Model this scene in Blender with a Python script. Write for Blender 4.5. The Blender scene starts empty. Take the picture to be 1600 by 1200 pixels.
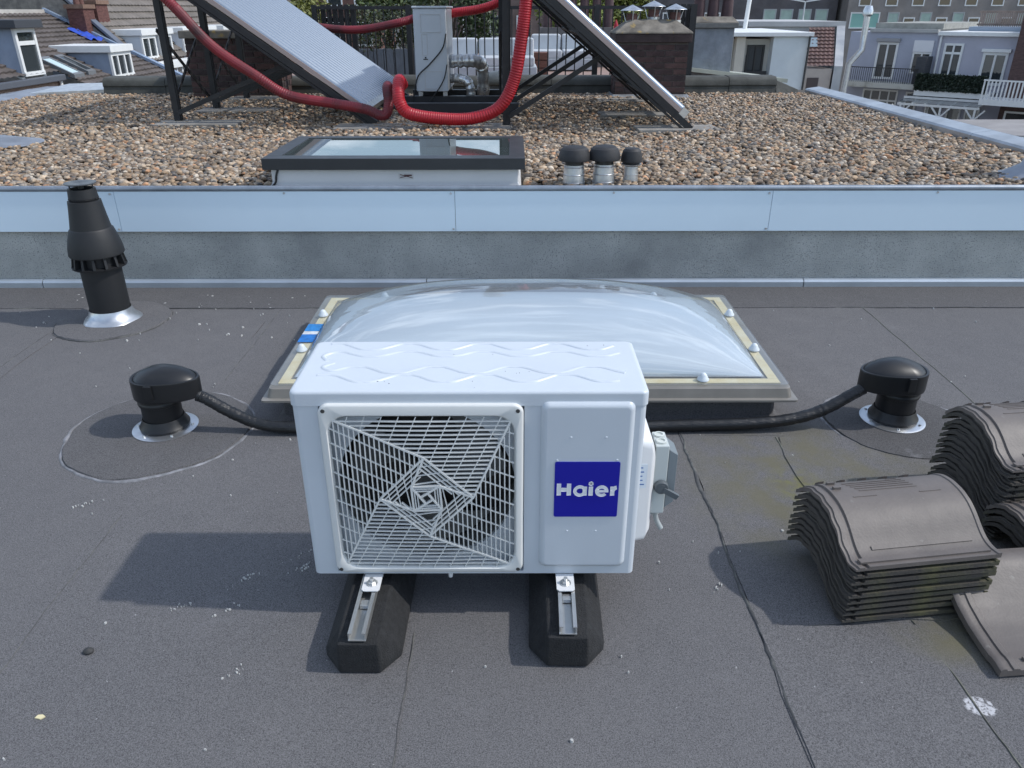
import bpy, bmesh, math, random
import numpy as np
from mathutils import Vector, Matrix
random.seed(7)
np.random.seed(7)
R = math.radians
scene = bpy.context.scene
COL = scene.collection

# ------------------------------------------------------------------ camera
cam_d = bpy.data.cameras.new('camera')
cam = bpy.data.objects.new('camera', cam_d)
COL.objects.link(cam)
cam_d.sensor_width = 36.0
cam_d.lens = 27.0
cam_d.clip_start = 0.05
cam_d.clip_end = 2000.0
cam.location = (0, 0, 1.40)
cam.rotation_euler = (R(90 - 26), R(0.08), 0)
scene.camera = cam

# ------------------------------------------------------------------ sky and sun
SUN = Vector((1.0, -0.07, 1.06)).normalized()
elev = math.asin(SUN.z)
world = bpy.data.worlds.new('World')
scene.world = world
world.use_nodes = True
wn = world.node_tree.nodes
wl = world.node_tree.links
wn.clear()
w_out = wn.new('ShaderNodeOutputWorld')
w_bg = wn.new('ShaderNodeBackground')
w_sky = wn.new('ShaderNodeTexSky')
w_sky.sky_type = 'NISHITA'
w_sky.sun_disc = False
w_sky.sun_elevation = elev
w_sky.sun_rotation = math.atan2(SUN.x, SUN.y)
w_sky.altitude = 0
w_sky.air_density = 1.0
w_sky.dust_density = 0.6
# thin broken cloud, the same all round the sky
w_tc = wn.new('ShaderNodeTexCoord')
w_map = wn.new('ShaderNodeMapping')
w_map.inputs['Scale'].default_value = (1.0, 1.6, 3.2)
w_no = wn.new('ShaderNodeTexNoise')
w_no.inputs['Scale'].default_value = 2.6
w_no.inputs['Detail'].default_value = 7
w_no.inputs['Roughness'].default_value = 0.58
w_ramp = wn.new('ShaderNodeValToRGB')
w_ramp.color_ramp.elements[0].position = 0.50
w_ramp.color_ramp.elements[0].color = (0.03, 0.03, 0.03, 1)
w_ramp.color_ramp.elements[1].position = 0.66
w_ramp.color_ramp.elements[1].color = (0.85, 0.85, 0.85, 1)
w_mix = wn.new('ShaderNodeMixRGB')
w_mix.inputs['Color2'].default_value = (9.5, 10.2, 11.2, 1)
wl.new(w_tc.outputs['Generated'], w_map.inputs['Vector'])
wl.new(w_map.outputs['Vector'], w_no.inputs['Vector'])
wl.new(w_no.outputs['Fac'], w_ramp.inputs['Fac'])
wl.new(w_ramp.outputs['Color'], w_mix.inputs['Fac'])
wl.new(w_sky.outputs['Color'], w_mix.inputs['Color1'])
wl.new(w_mix.outputs['Color'], w_bg.inputs['Color'])
w_bg.inputs['Strength'].default_value = 0.15
wl.new(w_bg.outputs['Background'], w_out.inputs['Surface'])

sun_d = bpy.data.lights.new('sun', 'SUN')
sun_d.energy = 2.3
sun_d.angle = R(1.2)
sun_d.color = (1.0, 0.965, 0.915)
sun = bpy.data.objects.new('sun', sun_d)
COL.objects.link(sun)
sun.location = SUN * 40
sun.rotation_euler = (-SUN).to_track_quat('-Z', 'Y').to_euler()

scene.view_settings.view_transform = 'Standard'
scene.view_settings.look = 'None'
scene.view_settings.gamma = 1.0
scene.view_settings.use_curve_mapping = False
scene.view_settings.exposure = 0.25
scene.render.engine = 'CYCLES'
scene.cycles.use_denoising = True
scene.cycles.max_bounces = 8
scene.cycles.transparent_max_bounces = 12
scene.cycles.caustics_reflective = False
scene.cycles.caustics_refractive = False

# ------------------------------------------------------------------ materials
MATS = {}
def mat(name, col, rough=0.6, metal=0.0, var=0.0, scale=6.0, col2=None, bump=0.0, bscale=60.0,
        stretch=(1, 1, 1), spec=0.5, coat=0.0, spots=None, thr=(0.35, 0.65)):
    """principled material; noise mixes col with col2 (or a darker col), a finer noise bumps it"""
    if name in MATS:
        return MATS[name]
    m = bpy.data.materials.new(name)
    m.use_nodes = True
    nt = m.node_tree
    n, l = nt.nodes, nt.links
    b = n['Principled BSDF']
    b.inputs['Base Color'].default_value = (*col, 1)
    b.inputs['Roughness'].default_value = rough
    b.inputs['Metallic'].default_value = metal
    b.inputs['Specular IOR Level'].default_value = spec
    if coat:
        b.inputs['Coat Weight'].default_value = coat
        b.inputs['Coat Roughness'].default_value = 0.15
    tc = n.new('ShaderNodeTexCoord')
    mp = n.new('ShaderNodeMapping')
    mp.inputs['Scale'].default_value = stretch
    l.new(tc.outputs['Object'], mp.inputs['Vector'])
    if var > 0 or col2:
        no = n.new('ShaderNodeTexNoise')
        no.inputs['Scale'].default_value = scale
        no.inputs['Detail'].default_value = 6
        no.inputs['Roughness'].default_value = 0.62
        l.new(mp.outputs['Vector'], no.inputs['Vector'])
        rp = n.new('ShaderNodeMapRange')
        rp.inputs['From Min'].default_value = thr[0]
        rp.inputs['From Max'].default_value = thr[1]
        l.new(no.outputs['Fac'], rp.inputs['Value'])
        mx = n.new('ShaderNodeMixRGB')
        mx.inputs['Color1'].default_value = (*col, 1)
        c2 = col2 if col2 else tuple(c * (1 - var) for c in col)
        mx.inputs['Color2'].default_value = (*c2, 1)
        l.new(rp.outputs['Result'], mx.inputs['Fac'])
        last = mx
        if spots:
            s_no = n.new('ShaderNodeTexNoise')
            s_no.inputs['Scale'].default_value = spots[1]
            s_no.inputs['Detail'].default_value = 4
            l.new(mp.outputs['Vector'], s_no.inputs['Vector'])
            s_r = n.new('ShaderNodeMapRange')
            s_r.inputs['From Min'].default_value = spots[2]
            s_r.inputs['From Max'].default_value = spots[2] + 0.08
            l.new(s_no.outputs['Fac'], s_r.inputs['Value'])
            m2 = n.new('ShaderNodeMixRGB')
            m2.inputs['Color2'].default_value = (*spots[0], 1)
            l.new(mx.outputs['Color'], m2.inputs['Color1'])
            l.new(s_r.outputs['Result'], m2.inputs['Fac'])
            last = m2
        l.new(last.outputs['Color'], b.inputs['Base Color'])
        rr = n.new('ShaderNodeMapRange')
        rr.inputs['To Min'].default_value = max(0.03, rough - 0.08)
        rr.inputs['To Max'].default_value = min(1.0, rough + 0.1)
        l.new(no.outputs['Fac'], rr.inputs['Value'])
        l.new(rr.outputs['Result'], b.inputs['Roughness'])
    if bump > 0:
        bn = n.new('ShaderNodeTexNoise')
        bn.inputs['Scale'].default_value = bscale
        bn.inputs['Detail'].default_value = 4
        l.new(mp.outputs['Vector'], bn.inputs['Vector'])
        bp = n.new('ShaderNodeBump')
        bp.inputs['Strength'].default_value = min(1.0, bump)
        bp.inputs['Distance'].default_value = 0.004
        l.new(bn.outputs['Fac'], bp.inputs['Height'])
        l.new(bp.outputs['Normal'], b.inputs['Normal'])
    MATS[name] = m
    return m

def glass_mat(name, tint=(0.9, 0.95, 0.96), rough=0.01, bump=0.0, bscale=(1, 1, 1), ior=1.5, through=1.0, body=(0.6, 0.65, 0.68)):
    """thin pane: fresnel mix of mirror and tinted see-through, plus a little body colour"""
    if name in MATS:
        return MATS[name]
    m = bpy.data.materials.new(name)
    m.use_nodes = True
    nt = m.node_tree
    n, l = nt.nodes, nt.links
    n.remove(n['Principled BSDF'])
    out = n['Material Output']
    lw = n.new('ShaderNodeLayerWeight')
    pw = n.new('ShaderNodeMath'); pw.operation = 'POWER'; pw.inputs[1].default_value = 4.0
    l.new(lw.outputs['Facing'], pw.inputs[0])
    f0 = ((ior - 1) / (ior + 1)) ** 2
    fr = n.new('ShaderNodeMapRange')
    fr.inputs['To Min'].default_value = 2 * f0 / (1 + f0)
    fr.inputs['To Max'].default_value = 1.0
    l.new(pw.outputs[0], fr.inputs['Value'])
    tr = n.new('ShaderNodeBsdfTransparent')
    tr.inputs['Color'].default_value = (*tint, 1)
    df = n.new('ShaderNodeBsdfDiffuse')
    df.inputs['Color'].default_value = (*body, 1)
    gl = n.new('ShaderNodeBsdfGlossy')
    gl.inputs['Roughness'].default_value = rough
    m0 = n.new('ShaderNodeMixShader')
    m0.inputs['Fac'].default_value = through
    l.new(df.outputs[0], m0.inputs[1])
    l.new(tr.outputs[0], m0.inputs[2])
    mx = n.new('ShaderNodeMixShader')
    l.new(fr.outputs[0], mx.inputs['Fac'])
    l.new(m0.outputs[0], mx.inputs[1])
    l.new(gl.outputs[0], mx.inputs[2])
    l.new(mx.outputs[0], out.inputs['Surface'])
    if bump > 0:
        tc = n.new('ShaderNodeTexCoord')
        mp = n.new('ShaderNodeMapping')
        mp.inputs['Scale'].default_value = bscale
        no = n.new('ShaderNodeTexNoise')
        no.inputs['Scale'].default_value = 3.0
        no.inputs['Detail'].default_value = 2
        bp = n.new('ShaderNodeBump')
        bp.inputs['Strength'].default_value = bump
        bp.inputs['Distance'].default_value = 0.02
        l.new(tc.outputs['Object'], mp.inputs['Vector'])
        l.new(mp.outputs['Vector'], no.inputs['Vector'])
        l.new(no.outputs['Fac'], bp.inputs['Height'])
        l.new(bp.outputs['Normal'], gl.inputs['Normal'])
        l.new(bp.outputs['Normal'], lw.inputs['Normal'])
    MATS[name] = m
    return m

def bitumen_mat(name, base=0.10, moss=False, scuff=0.0):
    """mineral-felt roofing: fine granules, blotches, scuffs, optional moss film"""
    if name in MATS:
        return MATS[name]
    m = bpy.data.materials.new(name)
    m.use_nodes = True
    nt = m.node_tree
    n, l = nt.nodes, nt.links
    b = n['Principled BSDF']
    b.inputs['Roughness'].default_value = 0.86
    b.inputs['Specular IOR Level'].default_value = 0.35
    geo = n.new('ShaderNodeNewGeometry')
    def noise(sc, det, src=None, rough=0.6):
        t = n.new('ShaderNodeTexNoise')
        t.inputs['Scale'].default_value = sc
        t.inputs['Detail'].default_value = det
        t.inputs['Roughness'].default_value = rough
        l.new((src or geo.outputs['Position']), t.inputs['Vector'])
        return t.outputs['Fac']
    def mrange(v, a, bb, c=0.0, d=1.0):
        t = n.new('ShaderNodeMapRange')
        t.inputs['From Min'].default_value = a
        t.inputs['From Max'].default_value = bb
        t.inputs['To Min'].default_value = c
        t.inputs['To Max'].default_value = d
        l.new(v, t.inputs['Value'])
        return t.outputs['Result']
    def mixc(f, c1, c2):
        t = n.new('ShaderNodeMixRGB')
        l.new(f, t.inputs['Fac'])
        for k, c in (('Color1', c1), ('Color2', c2)):
            if isinstance(c, tuple):
                t.inputs[k].default_value = (*c, 1)
            else:
                l.new(c, t.inputs[k])
        return t.outputs['Color']
    def math_(op, a, c):
        t = n.new('ShaderNodeMath')
        t.operation = op
        for i, v in enumerate((a, c)):
            if isinstance(v, (int, float)):
                t.inputs[i].default_value = v
            else:
                l.new(v, t.inputs[i])
        return t.outputs[0]
    big = mrange(noise(1.1, 5), 0.3, 0.7)
    c = mixc(big, (base * 0.80, base * 0.79, base * 0.83), (base * 1.12, base * 1.08, base * 1.08))
    midn = mrange(noise(9, 5), 0.35, 0.7)
    c = mixc(math_('MULTIPLY', midn, 0.45), c, (base * 0.62, base * 0.62, base * 0.66))
    grain = mrange(noise(420, 2), 0.36, 0.64)
    c = mixc(math_('MULTIPLY', grain, 0.75), c, (base * 2.2, base * 2.16, base * 2.2))
    dark = mrange(noise(260, 2), 0.56, 0.66)
    c = mixc(math_('MULTIPLY', dark, 0.6), c, (base * 0.3, base * 0.3, base * 0.33))
    # pale rubbed marks
    sc1 = mrange(noise(5.5, 8, rough=0.72), 0.60, 0.76)
    c = mixc(math_('MULTIPLY', sc1, 0.16 + scuff), c, (0.30, 0.30, 0.32))
    speck = mrange(noise(75, 3), 0.735, 0.76)
    c = mixc(math_('MULTIPLY', speck, 0.75), c, (0.5, 0.5, 0.5))
    sep = n.new('ShaderNodeSeparateXYZ')
    l.new(geo.outputs['Position'], sep.inputs[0])
    def blob(cx, cy, rx, ry, soft=0.5):
        dx = math_('DIVIDE', math_('SUBTRACT', sep.outputs['X'], cx), rx)
        dy = math_('DIVIDE', math_('SUBTRACT', sep.outputs['Y'], cy), ry)
        d2 = math_('ADD', math_('MULTIPLY', dx, dx), math_('MULTIPLY', dy, dy))
        return mrange(d2, 1.0, 1.0 - soft)
    if moss:
        mo = math_('MAXIMUM', blob(1.0, 2.10, 0.50, 0.55, 0.95), blob(1.12, 1.45, 0.20, 0.14, 0.9))
        mo = math_('MULTIPLY', mo, mrange(noise(7, 6), 0.36, 0.62))
        c = mixc(math_('MULTIPLY', mo, 0.9), c, (0.135, 0.125, 0.080))
        mo2 = math_('MULTIPLY', blob(0.93, 2.10, 0.10, 0.14, 0.9), mrange(noise(22, 4), 0.45, 0.6))
        c = mixc(math_('MULTIPLY', mo2, 0.6), c, (0.17, 0.165, 0.06))
        ov = math_('MULTIPLY', blob(1.040, 1.222, 0.038, 0.030, 0.35), mrange(noise(120, 3), 0.40, 0.52))
        c = mixc(math_('MULTIPLY', ov, 0.85), c, (0.58, 0.58, 0.60))
    l.new(c, b.inputs['Base Color'])
    bp = n.new('ShaderNodeBump')
    bp.inputs['Strength'].default_value = 0.75
    bp.inputs['Distance'].default_value = 0.0022
    l.new(noise(380, 3), bp.inputs['Height'])
    bp2 = n.new('ShaderNodeBump')
    bp2.inputs['Strength'].default_value = 0.35
    bp2.inputs['Distance'].default_value = 0.02
    l.new(noise(4.5, 4), bp2.inputs['Height'])
    l.new(bp.outputs['Normal'], bp2.inputs['Normal'])
    l.new(bp2.outputs['Normal'], b.inputs['Normal'])
    MATS[name] = m
    return m

# ------------------------------------------------------------------ mesh helpers
class G:
    def __init__(s):
        s.v, s.f = [], []
    def add(s, vs, fs):
        o = len(s.v)
        s.v += [tuple(p) for p in vs]
        s.f += [tuple(i + o for i in f) for f in fs]
        return s
    def box(s, x0, x1, y0, y1, z0, z1):
        return s.add([(x0, y0, z0), (x1, y0, z0), (x1, y1, z0), (x0, y1, z0), (x0, y0, z1), (x1, y0, z1), (x1, y1, z1), (x0, y1, z1)],
                     [(0, 3, 2, 1), (4, 5, 6, 7), (0, 1, 5, 4), (1, 2, 6, 5), (2, 3, 7, 6), (3, 0, 4, 7)])
    def bar(s, p0, p1, w, h=None, up=(0, 0, 1)):
        """rectangular bar from p0 to p1"""
        h = h or w
        p0, p1 = Vector(p0), Vector(p1)
        d = (p1 - p0).normalized()
        u = Vector(up)
        if abs(d.dot(u)) > 0.98:
            u = Vector((0, 1, 0))
        a = d.cross(u).normalized()
        c = a.cross(d).normalized()
        vs = []
        for p in (p0, p1):
            for i, j in ((-1, -1), (1, -1), (1, 1), (-1, 1)):
                vs.append(p + a * (i * w / 2) + c * (j * h / 2))
        return s.add(vs, [(0, 3, 2, 1), (4, 5, 6, 7), (0, 1, 5, 4), (1, 2, 6, 5), (2, 3, 7, 6), (3, 0, 4, 7)])
    def cyl(s, p0, p1, r0, r1=None, n=16, caps=True):
        r1 = r0 if r1 is None else r1
        return s.tube([p0, p1], [r0, r1], n, caps)
    def tube(s, pts, r, n=12, caps=True):
        pts = [Vector(p) for p in pts]
        k = len(pts)
        rs = r if isinstance(r, (list, tuple)) else [r] * k
        vs, fs = [], []
        d0 = (pts[1] - pts[0]).normalized()
        a = d0.orthogonal().normalized()
        for i, p in enumerate(pts):
            d = (pts[min(i + 1, k - 1)] - pts[max(i - 1, 0)]).normalized()
            a = (a - d * a.dot(d)).normalized()
            c = d.cross(a)
            for j in range(n):
                t = 2 * math.pi * j / n
                vs.append(p + (a * math.cos(t) + c * math.sin(t)) * rs[i])
        for i in range(k - 1):
            for j in range(n):
                j2 = (j + 1) % n
                fs.append((i * n + j, i * n + j2, (i + 1) * n + j2, (i + 1) * n + j))
        if caps:
            fs.append(tuple(reversed(range(n))))
            fs.append(tuple(range((k - 1) * n, k * n)))
        return s.add(vs, fs)
    def lathe(s, prof, c=(0, 0, 0), n=32, cap0=False, cap1=False, sx=1.0, sy=1.0):
        vs, fs = [], []
        for r, z in prof:
            for j in range(n):
                t = 2 * math.pi * j / n
                vs.append((c[0] + r * sx * math.cos(t), c[1] + r * sy * math.sin(t), c[2] + z))
        k = len(prof)
        for i in range(k - 1):
            for j in range(n):
                j2 = (j + 1) % n
                fs.append((i * n + j, i * n + j2, (i + 1) * n + j2, (i + 1) * n + j))
        if cap0:
            fs.append(tuple(reversed(range(n))))
        if cap1:
            fs.append(tuple(range((k - 1) * n, k * n)))
        return s.add(vs, fs)
    def prism(s, poly, z0, z1):
        n = len(poly)
        vs = [(x, y, z0) for x, y in poly] + [(x, y, z1) for x, y in poly]
        fs = [tuple(reversed(range(n))), tuple(range(n, 2 * n))]
        fs += [(i, (i + 1) % n, n + (i + 1) % n, n + i) for i in range(n)]
        return s.add(vs, fs)
    def loft(s, rings, cap0=True, cap1=True):
        n = len(rings[0])
        vs = [p for r in rings for p in r]
        fs = []
        for i in range(len(rings) - 1):
            for j in range(n):
                j2 = (j + 1) % n
                fs.append((i * n + j, i * n + j2, (i + 1) * n + j2, (i + 1) * n + j))
        if cap0:
            fs.append(tuple(reversed(range(n))))
        if cap1:
            fs.append(tuple(range((len(rings) - 1) * n, len(rings) * n)))
        return s.add(vs, fs)
    def grid(s, nx, ny, fn):
        vs = [fn(i / nx, j / ny) for j in range(ny + 1) for i in range(nx + 1)]
        w = nx + 1
        fs = [(j * w + i, j * w + i + 1, (j + 1) * w + i + 1, (j + 1) * w + i) for j in range(ny) for i in range(nx)]
        return s.add(vs, fs)
    def quad(s, a, b, c, d):
        return s.add([a, b, c, d], [(0, 1, 2, 3)])

def rrect(x0, x1, y0, y1, r, seg=5):
    pts = []
    for cx, cy, a0 in ((x1 - r, y1 - r, 0), (x0 + r, y1 - r, 90), (x0 + r, y0 + r, 180), (x1 - r, y0 + r, 270)):
        for k in range(seg + 1):
            a = R(a0 + 90 * k / seg)
            pts.append((cx + r * math.cos(a), cy + r * math.sin(a)))
    return pts

def mesh(name, g, bevel=0.0, seg=2, smooth=None, recalc=True):
    me = bpy.data.meshes.new(name)
    me.from_pydata([tuple(v) for v in g.v], [], g.f)
    if bevel or recalc:
        bm = bmesh.new()
        bm.from_mesh(me)
        if recalc:
            bmesh.ops.recalc_face_normals(bm, faces=bm.faces)
        if bevel:
            es = [e for e in bm.edges if len(e.link_faces) == 2 and e.calc_face_angle(0) > R(35)]
            bmesh.ops.bevel(bm, geom=es, offset=bevel, segments=seg, profile=0.5, affect='EDGES', clamp_overlap=True)
        bm.to_mesh(me)
        bm.free()
    if smooth:
        me.shade_smooth()
        me.set_sharp_from_angle(angle=R(smooth))
    return me

def link(name, me, m, parent=None):
    o = bpy.data.objects.new(name, me)
    COL.objects.link(o)
    if m is not None and len(me.materials) == 0:
        me.materials.append(m)
    if parent is not None:
        o.parent = parent
    return o

def obj(name, g, m, parent=None, bevel=0.0, seg=2, smooth=None):
    if smooth is None and bevel:
        smooth = 40
    o = link(name, mesh(name, g, bevel, seg, smooth), m, parent)
    if smooth and len(o.data.polygons) < 600:
        w = o.modifiers.new('weighted_normals', 'WEIGHTED_NORMAL')
        w.keep_sharp = True
        w.weight = 80
    return o

def tag(o, label, cat, group=None):
    o['kind'] = 'thing'
    o['label'] = label
    o['category'] = cat
    if group:
        o['group'] = group
    return o

def thing(name, label, cat, loc=(0, 0, 0), rz=0.0, group=None):
    o = bpy.data.objects.new(name, None)
    COL.objects.link(o)
    o.empty_display_size = 0.1
    o.location = loc
    o.rotation_euler = (0, 0, R(rz))
    return tag(o, label, cat, group)

def struct(o, kind='structure'):
    o['kind'] = kind
    return o

def smooth_path(pts, per=10):
    """Catmull-Rom through pts"""
    P = [Vector(p) for p in pts]
    P = [P[0] * 2 - P[1]] + P + [P[-1] * 2 - P[-2]]
    out = []
    for i in range(1, len(P) - 2):
        a, b, c, d = P[i - 1], P[i], P[i + 1], P[i + 2]
        for k in range(per):
            t = k / per
            out.append(0.5 * ((2 * b) + (c - a) * t + (2 * a - 5 * b + 4 * c - d) * t * t + (3 * b - a - 3 * c + d) * t ** 3))
    out.append(P[-2])
    return out

# common materials
M_WHITE = mat('white_enamel', (0.61, 0.66, 0.71), 0.34, var=0.06, scale=3, bump=0.05, bscale=300)
M_WHITE_PL = mat('white_plastic', (0.76, 0.77, 0.78), 0.42, var=0.05, scale=5)
M_GALV = mat('galvanised_steel', (0.62, 0.64, 0.66), 0.36, 0.85, var=0.25, scale=14)
M_ALU = mat('aluminium', (0.70, 0.72, 0.74), 0.32, 0.9, var=0.2, scale=10)
M_BLACKPL = mat('black_plastic', (0.014, 0.015, 0.017), 0.38, var=0.3, scale=8)
M_BLACKMT = mat('black_powder_coat', (0.022, 0.023, 0.026), 0.52, var=0.25, scale=12, bump=0.1, bscale=400)
M_RUBBER = mat('recycled_rubber', (0.022, 0.023, 0.025), 0.85, var=0.4, scale=60, bump=0.9, bscale=230)
M_LEAD = mat('lead_sheet', (0.30, 0.33, 0.38), 0.5, 0.35, var=0.3, scale=5, bump=0.3, bscale=25)
M_CONC = mat('paving_concrete', (0.33, 0.31, 0.28), 0.85, var=0.35, scale=9, bump=0.4, bscale=90)
M_DARK = mat('dark_cavity', (0.012, 0.012, 0.013), 0.8)
M_PANE = glass_mat('window_glass', tint=(0.30, 0.34, 0.35), ior=1.6, through=0.15, body=(0.05, 0.06, 0.065))
M_BIT = bitumen_mat('bitumen_felt', moss=True)
M_BIT2 = bitumen_mat('bitumen_patch', base=0.082)
M_BIT3 = bitumen_mat('bitumen_smooth_patch', base=0.068, scuff=0.5)
M_SEAM = mat('bitumen_bleed', (0.075, 0.075, 0.076), 0.85, col2=(0.20, 0.20, 0.18), scale=14, thr=(0.45, 0.7), bump=0.5, bscale=60)

# ================================================================== SETTING: ground and roofs
GZ = -9.0
g = G(); g.quad((-600, -300, GZ), (600, -300, GZ), (600, 1200, GZ), (-600, 1200, GZ))
struct(obj('ground', g, mat('street_ground', (0.10, 0.10, 0.10), 0.9, var=0.4, scale=0.2)))

g = G(); g.box(-4.6, 4.1, -2.2, 4.118, GZ, -0.004)
roof = struct(obj('flat_roof', g, M_BIT2))

rr = random.Random(3)
def wavy_rect(x0, x1, y0, y1, amp=0.006, step=0.12):
    pts = []
    def run(a, b, fx):
        n = max(2, int(abs(b - a) / step))
        for i in range(n):
            t = a + (b - a) * i / n
            pts.append(fx(t, rr.uniform(-amp, amp)))
    run(x0, x1, lambda t, e: (t, y0 + e))
    run(y0, y1, lambda t, e: (x1 + e, t))
    run(x1, x0, lambda t, e: (t, y1 + e))
    run(y1, y0, lambda t, e: (x0 + e, t))
    return pts
edges = [-4.55, -3.2, -2.2, -1.235, -0.275, 0.615, 1.85, 2.9, 4.05]
for i in range(len(edges) - 1):
    lift = 0.0025 if i % 2 else 0.0
    g = G(); g.prism(wavy_rect(edges[i], edges[i + 1] + 0.03 * (i % 2), -2.0, 3.79), -0.003, 0.0005 + lift)
    obj('membrane_sheet', g, M_BIT, roof)
g = G(); g.prism(wavy_rect(-4.55, 4.05, 3.765, 4.1), 0.0, 0.0062)
obj('membrane_sheet', g, M_BIT2, roof)
g = G(); g.prism(wavy_rect(0.616, 1.03, -1.0, 1.475, 0.006), 0.0, 0.0058)
obj('membrane_sheet', g, M_BIT, roof)
g = G(); g.prism(wavy_rect(0.955, 1.62, 1.5, 2.42, 0.012), 0.0, 0.0065)
obj('membrane_sheet', g, M_BIT, roof)

def seam(pts, w=0.006, h=0.004, jit=0.006, z=0.003, m=M_SEAM):
    """irregular squeezed-out bead of bitumen along a lap"""
    path = []
    for a, b in zip(pts[:-1], pts[1:]):
        L = math.dist(a, b)
        n = max(2, int(L / 0.022))
        for k in range(n):
            t = k / n
            path.append((a[0] + (b[0] - a[0]) * t, a[1] + (b[1] - a[1]) * t))
    path.append(pts[-1])
    rings = []
    w *= 0.55; h *= 0.4
    jx = 0.0
    ww = w
    for k, (x, y) in enumerate(path):
        a = path[max(k - 1, 0)]; b = path[min(k + 1, len(path) - 1)]
        dx, dy = b[0] - a[0], b[1] - a[1]
        L = math.hypot(dx, dy) or 1
        nx, ny = -dy / L, dx / L
        jx = jx * 0.75 + rr.uniform(-jit, jit) * 0.5
        ww = 0.7 * ww + 0.3 * w * rr.choice((0.35, 0.6, 1.0, 1.0, 1.9))
        hw = ww / 2
        cx, cy = x + nx * jx, y + ny * jx
        rings.append([(cx - nx * hw, cy - ny * hw, z - 0.002), (cx - nx * hw * .5, cy - ny * hw * .5, z + h * .8),
                      (cx + nx * hw * .5, cy + ny * hw * .5, z + h), (cx + nx * hw, cy + ny * hw, z - 0.002)])
    g = G(); g.loft(rings)
    return obj('bitumen_seam', g, m, roof, smooth=60)
seam([(0.614, 2.46), (0.612, 2.2), (0.615, 1.965), (0.616, 1.6), (0.620, 1.46), (0.617, 1.2), (0.616, 0.6)], 0.015, 0.006, 0.008)
seam([(0.640, 1.468), (0.72, 1.468), (0.85, 1.48), (1.01, 1.494)], 0.008, 0.004, 0.006)
M_SEAM_PALE = mat('worn_seam_edge', (0.10, 0.10, 0.085), 0.8, col2=(0.24, 0.24, 0.19), scale=10)
seam([(1.012, 1.49), (1.03, 1.3), (1.045, 1.0)], 0.006, 0.003, 0.004, 0.005, M_SEAM_PALE)
seam([(0.957, 2.42), (0.951, 2.07), (0.955, 1.85)], 0.007, 0.003, 0.004, 0.005, M_SEAM_PALE)
seam([(0.70, 2.44), (1.0, 2.43), (1.2, 2.40)], 0.006, 0.003, 0.01)
seam([(-0.245, 1.45), (-0.25, 0.7)], 0.006, 0.003, 0.004)
seam([(-1.20, 3.76), (-1.205, 2.9)], 0.006, 0.003, 0.004)
seam([(-1.205, 1.95), (-1.205, 0.9)], 0.006, 0.003, 0.006)
seam([(-2.23, 3.76), (-2.23, 2.0)], 0.006, 0.003, 0.006)
seam([(1.82, 3.78), (1.82, 2.2)], 0.006, 0.003, 0.004, 0.004, M_SEAM_PALE)
seam([(-4.3, 3.765), (-1.2, 3.765), (1.0, 3.765), (4.0, 3.765)], 0.006, 0.003, 0.004, 0.005)

def patch(cx, cy, r, m, sx=1.0, sy=1.0, h=0.010):
    n = 72
    def ring(s, z, j):
        out = []
        for k in range(n):
            a = 2 * math.pi * k / n
            q = r * s * (1 + 0.02 * math.sin(3 * a + cx * 9) + 0.012 * math.sin(7 * a + cy * 5)) + rr.uniform(-j, j)
            out.append((cx + q * sx * math.cos(a), cy + q * sy * math.sin(a), z))
        return out
    g = G(); g.loft([ring(1.0, 0.0, 0.003), ring(0.985, h, 0.003), ring(0.5, h + 0.001, 0)], cap0=False)
    o = obj('felt_patch', g, m, roof, smooth=50)
    return o
def ring_bead(cx, cy, r, sx=1.0, sy=1.0, m=M_SEAM, w=0.014):
    n = 60
    pts = []
    for k in range(n + 1):
        a = 2 * math.pi * k / n
        q = r * (1 + 0.02 * math.sin(3 * a + cx * 9) + 0.012 * math.sin(7 * a + cy * 5))
        pts.append((cx + q * sx * math.cos(a), cy + q * sy * math.sin(a)))
    seam(pts, w, 0.006, 0.006, 0.003, m)
M_BEADG = mat('grey_bitumen_rim', (0.15, 0.153, 0.162), 0.7, col2=(0.36, 0.36, 0.38), scale=20, thr=(0.4, 0.75))
patch(-1.30, 2.47, 0.325, M_BIT2); ring_bead(-1.30, 2.47, 0.33, m=M_BEADG, w=0.026)
patch(1.435, 2.52, 0.255, M_BIT3); ring_bead(1.435, 2.52, 0.26, m=M_BEADG, w=0.034)
patch(-2.0, 3.60, 0.27, M_BIT); ring_bead(-2.0, 3.60, 0.272, w=0.008)
patch(1.30, 1.02, 0.20, M_BIT2); ring_bead(1.30, 1.02, 0.20, w=0.012)

# loose flecks of grit and droppings on the felt: nobody could count them
g = G()
def fleck(x, y, s, z=0.008):
    n = rr.randint(5, 7)
    a0 = rr.uniform(0, 6.28)
    st = rr.uniform(0.35, 1.0)
    top, bot = [], []
    for k in range(n):
        a = 2 * math.pi * k / n
        q = s * rr.uniform(0.55, 1.0)
        dx, dy = q * math.cos(a), q * st * math.sin(a)
        px, py = x + dx * math.cos(a0) - dy * math.sin(a0), y + dx * math.sin(a0) + dy * math.cos(a0)
        bot.append((px, py, 0.001)); top.append((x + (px - x) * .8, y + (py - y) * .8, z))
    g.loft([bot, top], cap0=False)
for k in range(150):
    fleck(rr.uniform(-2.6, 2.6), rr.uniform(0.9, 3.95), rr.choice((0.0025, 0.003, 0.004, 0.006)), 0.007)
for k in range(60):
    fleck(rr.uniform(-2.4, -1.1), rr.uniform(3.3, 4.0), rr.choice((0.004, 0.006, 0.009)), 0.008)
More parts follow.
